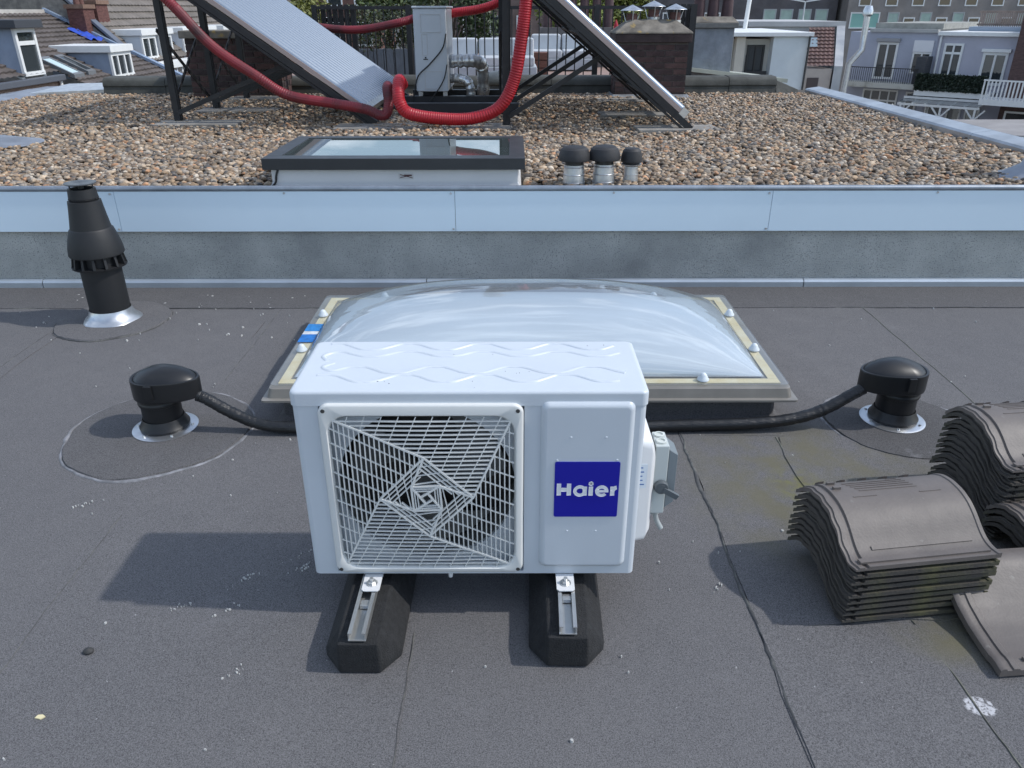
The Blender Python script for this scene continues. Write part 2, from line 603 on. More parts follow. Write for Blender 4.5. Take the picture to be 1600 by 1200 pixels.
for (x, y, n) in ((-0.72, 1.66, 14), (-0.865, 1.545, 14), (-0.735, 1.535, 9), (-1.35, 2.0, 10), (-0.58, 1.7, 22), (-0.655, 1.32, 12), (0.55, 1.62, 8), (-0.6, 1.75, 8)):
    for k in range(n):
        q_ = rr.gauss(0, 0.016)
        fleck(x + q_ + rr.gauss(0, 0.004), y + q_ * 0.8 + rr.gauss(0, 0.006), rr.choice((0.0015, 0.002, 0.003, 0.005)), 0.0065)
struct(obj('roof_grit', g, mat('pale_grit', (0.55, 0.55, 0.53), 0.9, var=0.3, scale=40)), 'stuff')
# one small dark pebble and one yellow chip lying on the felt
g = G(); g.lathe([(0.004, 0.001), (0.010, 0.003), (0.011, 0.007), (0.007, 0.012), (0.0005, 0.014)], n=10, cap0=True, cap1=True, sx=1.2)
o = obj('pebble', g, mat('dark_stone', (0.05, 0.05, 0.05), 0.7, var=0.3), smooth=60); o.location = (-1.026, 1.386, 0.0015)
tag(o, 'small dark pebble lying alone on the felt at lower left', 'pebble')
g = G(); g.prism([(-.010, -.003), (.004, -.006), (.011, .001), (.003, .006), (-.007, .005)], 0, 0.003)
o = obj('wood_chip', g, mat('chip_yellow', (0.70, 0.62, 0.38), 0.8)); o.location = (-1.038, 1.195, 0.0035)
tag(o, 'small pale yellow chip near the lower left corner', 'chip')
g = G(); g.prism([(-.02, -.004), (-.004, -.008), (.012, -.003), (.020, .002), (.010, .006), (-.014, .004)], 0, 0.004)
o = obj('plastic_scrap', g, mat('scrap_white', (0.7, 0.72, 0.72), 0.6)); o.location = (1.075, 1.545, 0.0075)
tag(o, 'white scrap on the felt beside the front stack of tiles', 'scrap')

# ------------------------------------------------------------------ upstand between the two roofs
WY = 4.12
up = thing('roof_upstand', 'grey rendered upstand wall with pale metal fascia and drip trim below the gravel roof', 'wall', (0, WY, 0))
def stucco():
    m = mat('grey_render', (0.50, 0.51, 0.485), 0.9, col2=(0.27, 0.28, 0.275), scale=2.4, thr=(0.34, 0.76), bump=1.0, bscale=150,
            spots=((0.24, 0.25, 0.245), 150, 0.56))
    return m
g = G(); g.grid(120, 10, lambda u, v: (-4.6 + 8.7 * u, 0.004 * math.sin(u * 60) * 0.4, 0.0 + 0.33 * v))
obj('render_face', g, stucco(), up, smooth=60)
M_FASCIA = mat('pale_metal_fascia', (0.74, 0.88, 0.98), 0.62, var=0.04, scale=1.2)
xs = [-4.6, -3.88, -2.11, -0.305, 1.38, 3.12, 4.1]
for a, b in zip(xs[:-1], xs[1:]):
    g = G(); g.box(a + 0.001, b - 0.001, -0.026, -0.018, 0.322, 0.540)
    p = obj('fascia_panel', g, M_FASCIA, up, bevel=0.0015)
    for (sx, sz) in ((b - 0.012, 0.335), (b - 0.02, 0.525), ((a + b) / 2, 0.528)):
        g = G(); g.cyl((sx, -0.0265, sz), (sx, -0.031, sz), 0.0065, 0.005, 10)
        obj('screw', g, M_ALU, p, smooth=40)
g = G(); g.box(-4.6, 4.1, -0.0175, 0.0, 0.325, 0.545)
obj('batten', g, mat('timber_grey', (0.2, 0.19, 0.17), 0.9), up)
g = G(); g.tube([(-4.6, -0.016, 0.549), (-1.0, -0.017, 0.550), (1.5, -0.016, 0.549), (4.1, -0.016, 0.549)], 0.016, 12)
obj('edge_roll', g, mat('grey_zinc', (0.33, 0.37, 0.42), 0.42, 0.6, var=0.3, scale=8), up, smooth=60)
for a, b in ((-4.6, -2.62), (-2.615, -0.48), (-0.475, 1.62), (1.625, 4.1)):
    g = G(); g.loft([[(x, -0.030, 0.004), (x, -0.030, 0.034), (x, -0.022, 0.046), (x, -0.002, 0.050), (x, -0.002, 0.004)] for x in (a, b)])
    obj('drip_trim', g, mat('zinc_trim', (0.50, 0.56, 0.62), 0.4, 0.5, var=0.2, scale=3), up, smooth=30)

# ------------------------------------------------------------------ upper (gravel) roof
UX0, UX1, UY1 = -5.75, 3.60, 10.1
g = G(); g.box(UX0, UX1, WY + 0.004, UY1, GZ, 0.505)
gr_roof = struct(obj('gravel_roof', g, mat('gravel_bed', (0.10, 0.085, 0.07), 0.95, var=0.6, scale=40)))

def pebbles(rects, sub, seed, smin, smax, z=0.51, avoid=()):
    """thousands of rounded stones as one mesh"""
    rng = np.random.default_rng(seed)
    bm = bmesh.new()
    bmesh.ops.create_icosphere(bm, subdivisions=sub, radius=1.0)
    bv = np.array([v.co[:] for v in bm.verts]); bf = np.array([[v.index for v in f.verts] for f in bm.faces])
    bm.free()
    P = []
    for (x0, x1, y0, y1, dens) in rects:
        k = int((x1 - x0) * (y1 - y0) * dens)
        P.append(np.stack([rng.uniform(x0, x1, k), rng.uniform(y0, y1, k)], 1))
    P = np.concatenate(P)
    for (ax, bx, ay, by) in avoid:
        P = P[~((P[:, 0] > ax) & (P[:, 0] < bx) & (P[:, 1] > ay) & (P[:, 1] < by))]
    k = len(P)
    nv = len(bv)
    s = smin + (smax - smin) * rng.beta(1.6, 3.2, k)
    sc = np.stack([s * rng.uniform(0.85, 1.35, k), s * rng.uniform(0.7, 1.05, k), s * rng.uniform(0.45, 0.8, k)], 1)
    lump = 1 + rng.normal(0, 0.13, (k, nv))
    V = bv[None] * sc[:, None, :] * lump[..., None]
    tx = rng.normal(0, 0.32, k); tz = rng.uniform(0, 2 * np.pi, k)
    c, sn = np.cos(tx)[:, None], np.sin(tx)[:, None]
    y, zz = V[..., 1] * c - V[..., 2] * sn, V[..., 1] * sn + V[..., 2] * c
    c, sn = np.cos(tz)[:, None], np.sin(tz)[:, None]
    x2, y2 = V[..., 0] * c - y * sn, V[..., 0] * sn + y * c
    lay = rng.uniform(0, 0.022, k) + 0.012 * np.sin(P[:, 0] * 2.3) * np.sin(P[:, 1] * 1.7)
    V = np.stack([x2 + P[:, 0:1], y2 + P[:, 1:2], zz + (z + lay)[:, None]], -1).reshape(-1, 3)
    F = (bf[None] + (np.arange(k) * nv)[:, None, None]).reshape(-1, 3)
    me = bpy.data.meshes.new('gravel')
    me.vertices.add(len(V)); me.vertices.foreach_set('co', V.astype(np.float32).ravel())
    me.loops.add(F.size); me.loops.foreach_set('vertex_index', F.astype(np.int32).ravel())
    me.polygons.add(len(F)); me.polygons.foreach_set('loop_start', np.arange(0, F.size, 3, dtype=np.int32))
    me.update(calc_edges=True)
    pal = np.array([(0.34, 0.25, 0.17), (0.25, 0.185, 0.13), (0.42, 0.34, 0.26), (0.16, 0.125, 0.10), (0.27, 0.235, 0.20), (0.48, 0.43, 0.37), (0.105, 0.10, 0.10), (0.38, 0.22, 0.13), (0.20, 0.17, 0.14), (0.31, 0.28, 0.25)])
    ci = rng.choice(len(pal), k, p=[.14, .17, .10, .14, .13, .05, .08, .05, .08, .06])
    cc = pal[ci] * rng.uniform(0.8, 1.4, (k, 1)) * np.array([[1.04, 1.0, 0.93]])
    cc = np.concatenate([cc, np.ones((k, 1))], 1)
    at = me.color_attributes.new('stone', 'FLOAT_COLOR', 'POINT')
    at.data.foreach_set('color', np.repeat(cc, nv, 0).astype(np.float32).ravel())
    me.shade_smooth()
    return me
def pebble_mat():
    m = bpy.data.materials.new('river_pebbles')
    m.use_nodes = True
    n, l = m.node_tree.nodes, m.node_tree.links
    b = n['Principled BSDF']
    b.inputs['Roughness'].default_value = 0.75
    a = n.new('ShaderNodeAttribute'); a.attribute_name = 'stone'
    no = n.new('ShaderNodeTexNoise'); no.inputs['Scale'].default_value = 70; no.inputs['Detail'].default_value = 3
    tc = n.new('ShaderNodeTexCoord')
    l.new(tc.outputs['Object'], no.inputs['Vector'])
    mr = n.new('ShaderNodeMapRange'); mr.inputs['From Min'].default_value = .3; mr.inputs['From Max'].default_value = .7
    mr.inputs['To Min'].default_value = .7; mr.inputs['To Max'].default_value = 1.2
    l.new(no.outputs['Fac'], mr.inputs['Value'])
    mx = n.new('ShaderNodeMixRGB'); mx.blend_type = 'MULTIPLY'; mx.inputs['Fac'].default_value = 1
    l.new(a.outputs['Color'], mx.inputs['Color1']); l.new(mr.outputs['Result'], mx.inputs['Color2'])
    l.new(mx.outputs['Color'], b.inputs['Base Color'])
    return m
MP = pebble_mat()
SKY_AV = [(-1.36, 0.08, 4.1, 5.06)]
o = struct(link('gravel', pebbles([(-3.4, 3.45, 4.145, 6.0, 1800)], 2, 1, 0.0105, 0.027, avoid=SKY_AV), MP), 'stuff')
o = struct(link('gravel', pebbles([(-5.4, -3.4, 4.145, 6.0, 900), (-5.4, 3.42, 6.0, 9.5, 1250)], 1, 2, 0.013, 0.029), MP), 'stuff')

# ================================================================== THE WHITE OUTDOOR UNIT
AX, AY, AZ = -0.097, 1.527, 0.126
AW, AD, AH = 0.80, 0.287, 0.512
ac = thing('air_conditioner_unit', 'white outdoor air conditioner unit with square fan grille and blue badge, standing on rubber blocks', 'air conditioner', (AX, AY, AZ))
hw = AW / 2
# fan opening centre (local)
FX, FZ, FR = -0.108, 0.242, 0.212
# shell: rounded plan, open towards the front where the plate sits
plan = rrect(-hw, hw, 0.0, AD, 0.014, 4)
g = G()
n = len(plan)
z0, z1 = 0.0, AH - 0.030
ring0 = [(x, y, z0) for x, y in plan]; ring1 = [(x, y, z1) for x, y in plan]
o0 = len(g.v)
g.v += ring0 + ring1
for i in range(n):
    j = (i + 1) % n
    if plan[i][1] < 1e-6 and plan[j][1] < 1e-6:
        continue
    g.f.append((i, j, n + j, n + i))
g.f.append(tuple(reversed(range(n))))
# front plate with the round opening
fx0, fx1 = -hw + 0.014, hw - 0.014
q0, q1 = FX - 0.232, FX + 0.232
zq0, zq1 = 0.008, z1 - 0.006
N = 64
def sqpt(a):
    c, s = math.cos(a), math.sin(a)
    hx, hz = (q1 - q0) / 2, None
    up_ = zq1 - FZ; dn = FZ - zq0
    k = min((hx / abs(c)) if abs(c) > 1e-9 else 9, ((up_ if s > 0 else dn) / abs(s)) if abs(s) > 1e-9 else 9)
    return (FX + c * k, 0.0, FZ + s * k)
angs = sorted(set([2 * math.pi * k / N for k in range(N)] + [math.atan2(zz - FZ, xx - FX) % (2 * math.pi) for xx in (q0, q1) for zz in (zq0, zq1)]))
RC = 0.030
ci = [(FX + FR * math.cos(a), RC, FZ + FR * math.sin(a)) for a in angs]
sq = [(p[0], RC, p[2]) for p in map(sqpt, angs)]
sqf = [sqpt(a) for a in angs]
cb = [(FX + FR * math.cos(a), RC + 0.012, FZ + FR * math.sin(a)) for a in angs]
m_ = len(angs)
o = len(g.v)
g.v += ci + sq + cb + sqf
for i in range(m_):
    j = (i + 1) % m_
    g.f.append((o + i, o + j, o + m_ + j, o + m_ + i))
    g.f.append((o + i, o + 2 * m_ + i, o + 2 * m_ + j, o + j))
    g.f.append((o + m_ + i, o + m_ + j, o + 3 * m_ + j, o + 3 * m_ + i))
for (a, b, c, d) in ((fx0, q0, z0, z1), (q1, fx1, z0, z1), (q0, q1, z0, zq0), (q0, q1, zq1, z1)):
    g.quad((a, 0, c), (b, 0, c), (b, 0, d), (a, 0, d))
body = obj('casing', g, M_WHITE, ac, smooth=35)
# dark inside with the ring round the blades
g = G()
sh = [(FR + 0.001, 0.042), (FR + 0.002, 0.06), (FR + 0.004, 0.10), (FR + 0.004, 0.14)]
for (ra, ya), (rb, yb) in zip(sh[:-1], sh[1:]):
    for k in range(48):
        a, b = 2 * math.pi * k / 48, 2 * math.pi * (k + 1) / 48
        g.quad((FX + ra * math.cos(a), ya, FZ + ra * math.sin(a)), (FX + ra * math.cos(b), ya, FZ + ra * math.sin(b)),
               (FX + rb * math.cos(b), yb, FZ + rb * math.sin(b)), (FX + rb * math.cos(a), yb, FZ + rb * math.sin(a)))
obj('fan_shroud', g, mat('shroud_grey', (0.16, 0.17, 0.17), 0.6), ac, smooth=60)
g = G(); g.box(FX - 0.226, FX + 0.226, 0.142, 0.16, 0.02, z1 - 0.01)
obj('heat_exchanger', g, mat('coil_black', (0.03, 0.03, 0.03), 0.6, var=0.5, scale=30), ac)
# fan
fan = G()
fan.cyl((FX, 0.045, FZ), (FX, 0.09, FZ), 0.038, 0.050, 24)
for k in range(3):
    a0 = R(120 * k + 20)
    def blade(u, v, a0=a0):
        r = 0.04 + (0.195 - 0.04) * u
        sweep = R(72) * (0.45 + 0.55 * u)
        a = a0 + sweep * (v - 0.5) + R(28) * u * u
        y = 0.078 + 0.05 * (v - 0.5) + 0.006 * math.sin(v * math.pi)
        return (FX + r * math.cos(a), y, FZ + r * math.sin(a))
    fan.grid(10, 10, blade)
    fan.grid(10, 10, lambda u, v: (blade(u, v)[0], blade(u, v)[1] + 0.003, blade(u, v)[2]))
obj('fan', fan, mat('fan_grey', (0.11, 0.115, 0.115), 0.5, var=0.2, scale=20), ac, smooth=50)
# grille frame: a raised rounded square with an inner rounded opening
gx0, gx1, gz0, gz1 = -0.340, 0.122, 0.012, 0.484
M_GR = mat('grille_white', (0.74, 0.75, 0.73), 0.42, var=0.04, scale=4)
outer = rrect(gx0, gx1, gz0, gz1, 0.024, 6)
inner = rrect(gx0 + 0.016, gx1 - 0.016, gz0 + 0.014, gz1 - 0.026, 0.045, 6)
inner2 = rrect(gx0 + 0.021, gx1 - 0.021, gz0 + 0.019, gz1 - 0.031, 0.043, 6)
outer2 = rrect(gx0 + 0.005, gx1 - 0.005, gz0 + 0.005, gz1 - 0.005, 0.021, 6)
g = G()
rings = [[(x, -0.0005, z) for x, z in outer], [(x, -0.009, z) for x, z in outer], [(x, -0.014, z) for x, z in outer2],
         [(x, -0.0145, z) for x, z in inner], [(x, -0.008, z) for x, z in inner2], [(x, -0.001, z) for x, z in inner2]]
g.loft(rings, cap0=False, cap1=False)
fr = obj('grille_frame', g, M_GR, ac, smooth=50)
for (sx, sz) in ((gx0 + 0.013, gz1 - 0.015), (gx1 - 0.013, gz1 - 0.015), (gx0 + 0.012, gz0 + 0.013), (gx1 - 0.012, gz0 + 0.013)):
    g = G(); g.lathe([(0.0048, 0), (0.0046, 0.0012)], n=14, cap1=True)
    s_ = obj('screw_hole', g, mat('screw_dark', (0.10, 0.10, 0.10), 0.4, 0.6), fr, smooth=30)
    s_.location = (sx, -0.0143, sz); s_.rotation_euler = (R(90), 0, 0)
# whirling-square wires
bars = G(); mains = G()
def yb(x, z):   # the wire field bows forward slightly in the middle
    dx, dz = (x - FX) / 0.23, (z - FZ - 0.004) / 0.23
    return -0.010 - 0.010 * max(0.0, 1 - (dx * dx + dz * dz))
def wire(G_, a, b, w, d):
    L = math.dist(a, b)
    k = max(1, int(L / 0.06))
    for i in range(k):
        p = [a[0] + (b[0] - a[0]) * i / k, a[1] + (b[1] - a[1]) * i / k]
        q = [a[0] + (b[0] - a[0]) * (i + 1) / k, a[1] + (b[1] - a[1]) * (i + 1) / k]
        G_.bar((p[0], yb(*p), p[1]), (q[0], yb(*q), q[1]), d, w, up=(q[1] - p[1], 0, -(q[0] - p[0])))
def clip(poly, P, d):
    """segment of the line P + t d inside a convex polygon"""
    t0, t1 = -9, 9
    area = sum(poly[i][0] * poly[(i + 1) % len(poly)][1] - poly[(i + 1) % len(poly)][0] * poly[i][1] for i in range(len(poly)))
    sg = 1 if area > 0 else -1
    for i in range(len(poly)):
        a, b = poly[i], poly[(i + 1) % len(poly)]
        nx, nz = -(b[1] - a[1]) * sg, (b[0] - a[0]) * sg
        den = nx * d[0] + nz * d[1]
        num = nx * (a[0] - P[0]) + nz * (a[1] - P[1])
        if abs(den) < 1e-12:
            if num > 0:
                return None
            continue
        t = num / den
        if den > 0:
            t0 = max(t0, t)
        else:
            t1 = min(t1, t)
    if t1 - t0 < 0.0005:
        return None
    return ((P[0] + d[0] * t0, P[1] + d[1] * t0), (P[0] + d[0] * t1, P[1] + d[1] * t1))
def clip2(poly, P, d):
    segs = [q for q in (clip([poly[0], poly[1], poly[3]], P, d), clip([poly[1], poly[2], poly[3]], P, d)) if q]
    if not segs:
        return None
    pts = [p for q in segs for p in q]
    pts.sort(key=lambda p: p[0] * d[0] + p[1] * d[1])
    if math.dist(pts[0], pts[-1]) < 0.004:
        return None
    return (pts[0], pts[-1])
ix0, ix1, iz0, iz1 = gx0 + 0.019, gx1 - 0.019, gz0 + 0.017, gz1 - 0.029
CXg, CZg = (ix0 + ix1) / 2 + 0.004, (iz0 + iz1) / 2 - 0.002
sq0 = [(ix0 + .008, iz1 - .008), (ix1 - .008, iz1 - .008), (ix1 - .008, iz0 + .008), (ix0 + .008, iz0 + .008)]          # TL TR BR BL
def ring_pts(rad, a0):
    return [(CXg + rad * math.cos(R(a0 - 90 * k)), CZg + rad * math.sin(R(a0 - 90 * k))) for k in range(4)]
lv = [sq0, ring_pts(0.110, 91), ring_pts(0.047, 132), ring_pts(0.015, 170)]
lv[2] = ring_pts(0.047, 48 + 90)
for s in range(3):
    A, B = lv[s], lv[s + 1]
    for k in range(4):
        P0, P1, P2, P3 = A[k], A[(k + 1) % 4], B[(k + 1) % 4], B[k]
        poly = [P0, P1, P2, P3]
        if s == 0:
            cor = [(ix0, iz1), (ix1, iz1), (ix1, iz0), (ix0, iz0)]
            poly = [cor[k], cor[(k + 1) % 4], P2, P3]
        wire(mains, P0, P3, 0.0044, 0.007)
        wire(mains, P3, P2, 0.0044, 0.007)
        dx, dz = P1[0] - P0[0], P1[1] - P0[1]
        L = math.hypot(dx, dz)
        d = (dx / L, dz / L)
        nrm = (d[1], -d[0])
        h = (P2[0] - P0[0]) * nrm[0] + (P2[1] - P0[1]) * nrm[1]
        step = (0.0112, 0.0092, 0.0062)[s]
        j = 1
        off0 = 0.006 if s == 0 else 0.0
        while j * step - off0 < h - 0.003:
            q = (P0[0] + nrm[0] * (j * step - off0), P0[1] + nrm[1] * (j * step - off0))
            r_ = clip2(poly, q, d)
            if r_:
                wire(bars, r_[0], r_[1], 0.0026, 0.0055)
            j += 1
        nb = (10, 5, 0)[s]
        for i in range(1, nb + 1):
            t = i / (nb + 0.6)
            a = (P0[0] + dx * t, P0[1] + dz * t)
            if s == 0:
                a = (a[0] - nrm[0] * 0.006, a[1] - nrm[1] * 0.006)
            # foot of the cross wire slides along the two-leg arm
            l1, l2 = math.dist(P0, P3), math.dist(P3, P2)
            q = (t ** 1.0) * (l1 + l2) * 0.97
            if q < l1:
                b = (P0[0] + (P3[0] - P0[0]) * q / l1, P0[1] + (P3[1] - P0[1]) * q / l1)
            else:
                b = (P3[0] + (P2[0] - P3[0]) * (q - l1) / l2, P3[1] + (P2[1] - P3[1]) * (q - l1) / l2)
            wire(bars, a, b, 0.0022, 0.004)
k4 = lv[3]
for k in range(4):
    wire(mains, k4[k], k4[(k + 1) % 4], 0.003, 0.006)
obj('grille_wires', bars, M_GR, ac)
obj('grille_arms', mains, M_GR, ac)
# raised service panel on the right
px0, px1, pz0, pz1 = 0.162, 0.374, 0.026, 0.488
g = G()
def rr3(i, y, r):
    return [(x, y, z) for x, z in rrect(px0 + i, px1 - i, pz0 + i, pz1 - i, r, 5)]
g.loft([rr3(0, -0.0005, 0.016), rr3(0.001, -0.003, 0.016), rr3(0.005, -0.010, 0.014), rr3(0.010, -0.0125, 0.011), rr3(0.014, -0.013, 0.008)], cap0=False)
panel = obj('service_panel', g, M_WHITE, ac, smooth=60)
g = G(); g.loft([[(x, y, z) for x, z in rrect(0.195, 0.346, 0.183, 0.336, 0.004, 3)] for y in (-0.0128, -0.0148)], cap0=False)
badge = obj('badge', g, mat('badge_blue', (0.004, 0.005, 0.34), 0.5), panel, smooth=30)
badge['label'] = 'royal blue square badge with white lettering'
for k, (x, z) in enumerate(((0.200, 0.339), (0.338, 0.340), (0.228, 0.140), (0.297, 0.140), (0.23, 0.40), (0.31, 0.40))):
    g = G(); g.lathe([(0.0030, 0), (0.0022, 0.0014)], n=10, cap1=True)
    s_ = obj('dimple', g, M_WHITE, panel, smooth=30); s_.location = (x, -0.0129, z); s_.rotation_euler = (R(90), 0, 0)
# lettering drawn as strokes of even width
def ribbon(path, w, y0, y1):
    P = [Vector((p[0], p[1])) for p in path]
    L_, R_ = [], []
    for i, p in enumerate(P):
        d = (P[min(i + 1, len(P) - 1)] - P[max(i - 1, 0)]).normalized()
        nn = Vector((-d.y, d.x)) * w / 2
        L_.append(p + nn); R_.append(p - nn)
    poly = L_ + R_[::-1]
    gg = G()
    k = len(P)
    vs = [(p.x, y0, p.y) for p in poly] + [(p.x, y1, p.y) for p in poly]
    m2 = 2 * k
    fs = []
    for i in range(k - 1):
        fs.append((i, i + 1, m2 - 2 - i, m2 - 1 - i))
    fs += [(i, (i + 1) % m2, m2 + (i + 1) % m2, m2 + i) for i in range(m2)]
    return gg.add(vs, fs)
def arc(cx, cz, r, a0, a1, n=28, rz=None):
    rz = rz or r
    return [(cx + r * math.cos(R(a0 + (a1 - a0) * i / n)), cz + rz * math.sin(R(a0 + (a1 - a0) * i / n))) for i in range(n + 1)]
U = 0.000428
def tp(x, y):
    return (0.195 + (x - 300) * U, 0.2445 + (748 - y) * U + (x - 470) * U * 0.0)
SW = 24 * U
def seg(a, b):
    return [tp(*a), tp(*b)]
letters = {'H': [seg((325, 748), (325, 672)), seg((380, 748), (380, 672)), seg((336, 711), (370, 711))],
           'a': [arc(*tp(440, 719), 27 * U, 0, 360, 40), seg((467, 748), (467, 690))],
           'i': [seg((500, 748), (500, 690)), arc(*tp(500, 671), 4.5 * U, 0, 360, 16)],
           'e': [arc(*tp(560, 719), 27 * U, 0, 318, 36), seg((534, 719), (597, 719))],
           'r': [seg((618, 748), (618, 690)), arc(*tp(646, 722), 27 * U, 172, 100, 12)]}
yy = -0.0149
for ch, strokes in letters.items():
    gl_ = G()
    for st_ in strokes:
        w_ = SW if not (ch == 'i' and len(st_) > 10) else 19 * U
        if ch == 'e' and len(st_) == 2:
            w_ = 15 * U
        if ch in 'ae' and len(st_) > 10:
            w_ = 19 * U
        q = ribbon(st_, w_, yy, yy - 0.0006)
        yy -= 0.00012
        gl_.add(q.v, q.f)
    obj('letter', gl_, mat('badge_white', (0.84, 0.85, 0.88), 0.5), badge)
# lid with embossed waves
g = G()
zl = AH - 0.036
def lid(i, z, r=0.016):
    return [(x, y, z) for x, y in rrect(-hw - 0.003 + i, hw + 0.003 - i, -0.003 + i, AD + 0.003 - i, r, 5)]
g.loft([lid(0, zl), lid(0, AH - 0.008), lid(0.002, AH - 0.003), lid(0.006, AH - 0.0008), lid(0.012, AH)], cap0=True)
top = obj('top_cover', g, M_WHITE, ac, smooth=60)
def emboss(pts, r=0.006):
    path = smooth_path(pts, 6)
    gg = G(); gg.tube(path, r, 8)
    for i, v in enumerate(gg.v):
        gg.v[i] = (v[0], v[1], AH + (v[2] - AH) * 0.5)
    obj('embossed_wave', gg, M_WHITE, top, smooth=70)
def wave(x0, x1, y, amp, ph, n=44):
    out = []
    for i in range(n + 1):
        x = x0 + (x1 - x0) * i / n
        t = math.sin((x - x0) / 0.185 * 2 * math.pi + ph)
        out.append((x, y + amp * max(-0.8, min(0.8, t)) / 0.8, AH))
    return out
emboss(wave(-0.36, 0.35, 0.250, 0.018, 1.2))
emboss([(-0.35, 0.165, AH), (-0.365, 0.19, AH), (-0.35, 0.212, AH)] + wave(-0.33, 0.36, 0.205, 0.014, 2.0))
emboss([(-0.33, 0.150, AH), (-0.352, 0.128, AH), (-0.33, 0.108, AH)] + wave(-0.31, 0.36, 0.112, 0.017, 0.2))
emboss(wave(-0.355, 0.34, 0.066, 0.018, 0.9))
# small specks of dirt on the lid
g = G()
for k in range(15):
    x, y = rr.choice(((-0.16, 0.03), (0.0, 0.035), (0.33, 0.26), (-0.02, 0.2), (0.1, 0.1)))
    x += rr.gauss(0, 0.03); y = min(0.28, max(0.005, y + rr.gauss(0, 0.012)))
    s = rr.uniform(0.0005, 0.0013)
    g.box(x - s, x + s * rr.uniform(.5, 1.6), y - s * .7, y + s * .7, AH + 0.0001, AH + 0.0009)
sp = obj('dirt_specks', g, mat('speck_dark', (0.05, 0.045, 0.04), 0.9), top); sp['kind'] = 'stuff'
# valve cover on the right flank
def ring_yz(x, y0, y1, zz0, zz1, r):
    return [(x, y, z) for y, z in rrect(y0, y1, zz0, zz1, r, 4)]
g = G(); g.loft([ring_yz(hw - 0.001, 0.075, 0.262, 0.030, 0.345, 0.02), ring_yz(hw + 0.036, 0.078, 0.258, 0.034, 0.338, 0.024), ring_yz(hw + 0.048, 0.088, 0.248, 0.052, 0.305, 0.03)], cap0=False)
obj('valve_cover', g, M_WHITE_PL, ac, smooth=45)
# cable isolator on the flank
iso = thing('isolator_switch', 'grey weatherproof isolator switch with rotary handle on the right flank of the white unit', 'switch', (AX + hw + 0.050, AY + 0.100, AZ + 0.110))
g = G(); g.box(0, 0.034, 0.0, 0.075, 0.0, 0.200)
obj('housing', g, mat('switch_grey', (0.52, 0.56, 0.55), 0.5), iso, bevel=0.004)
g = G(); g.loft([[(0.0345, y, z) for y, z in rrect(0.004, 0.071, 0.012, 0.19, 0.004, 2)], [(0.058, y, z) for y, z in rrect(0.008, 0.067, 0.03, 0.172, 0.004, 2)]], cap0=True)
obj('cover', g, mat('switch_dark', (0.17, 0.20, 0.22), 0.5), iso, bevel=0.002)
for yy in (0.022, 0.054):
    g = G(); g.lathe([(0.013, 0), (0.013, 0.004), (0.009, 0.0045), (0.009, 0.001)], n=20, cap1=True)
    q = obj('knockout', g, mat('switch_pale', (0.60, 0.63, 0.60), 0.5), iso, smooth=30); q.location = (0.016, yy, 0.2005)
g = G(); g.cyl((0.020, -0.001, 0.085), (0.020, -0.014, 0.085), 0.019, 0.017, 24)
kn = obj('rotary_knob', g, mat('knob_grey', (0.10, 0.115, 0.125), 0.45), iso, bevel=0.002)
g = G(); g.bar((0.024, -0.012, 0.082), (0.062, -0.014, 0.060), 0.010, 0.014); g.cyl((0.020, -0.0145, 0.085), (0.020, -0.0155, 0.085), 0.011, n=16)
obj('knob_lever', g, mat('knob_grey', (0.1, 0.1, 0.1)), kn, bevel=0.002)
g = G(); g.cyl((0.017, 0.03, -0.001), (0.017, 0.03, -0.018), 0.014, 0.012, 14); g.tube(smooth_path([(0.018, 0.03, -0.016), (0.024, 0.028, -0.04), (0.036, 0.02, -0.062)]), 0.007, 10)
obj('cable_gland', g, mat('gland_grey', (0.34, 0.37, 0.37), 0.55), iso, smooth=50)
g = G(); g.box(-0.0335, -0.0032, -0.0012, -0.0004, 0.13, 0.18)
# small print sticker on the valve cover
g = G(); g.box(hw + 0.006, hw + 0.028, 0.0735, 0.0745, 0.205, 0.275)
st = obj('sticker', g, mat('sticker_white', (0.75, 0.8, 0.85), 0.5), ac)
g = G()
for k in range(5):
    g.box(hw + 0.010, hw + 0.010 + rr.uniform(.006, .014), 0.0729, 0.0733, 0.215 + k * 0.012, 0.218 + k * 0.012)
obj('sticker_print', g, mat('print_blue', (0.05, 0.15, 0.4), 0.6), st)
# condensate nipple
g = G(); g.cyl((-0.06, 0.012, -0.002), (-0.06, 0.010, -0.018), 0.007, 0.0055, 12)
obj('drain_nipple', g, M_WHITE_PL, ac, smooth=40)

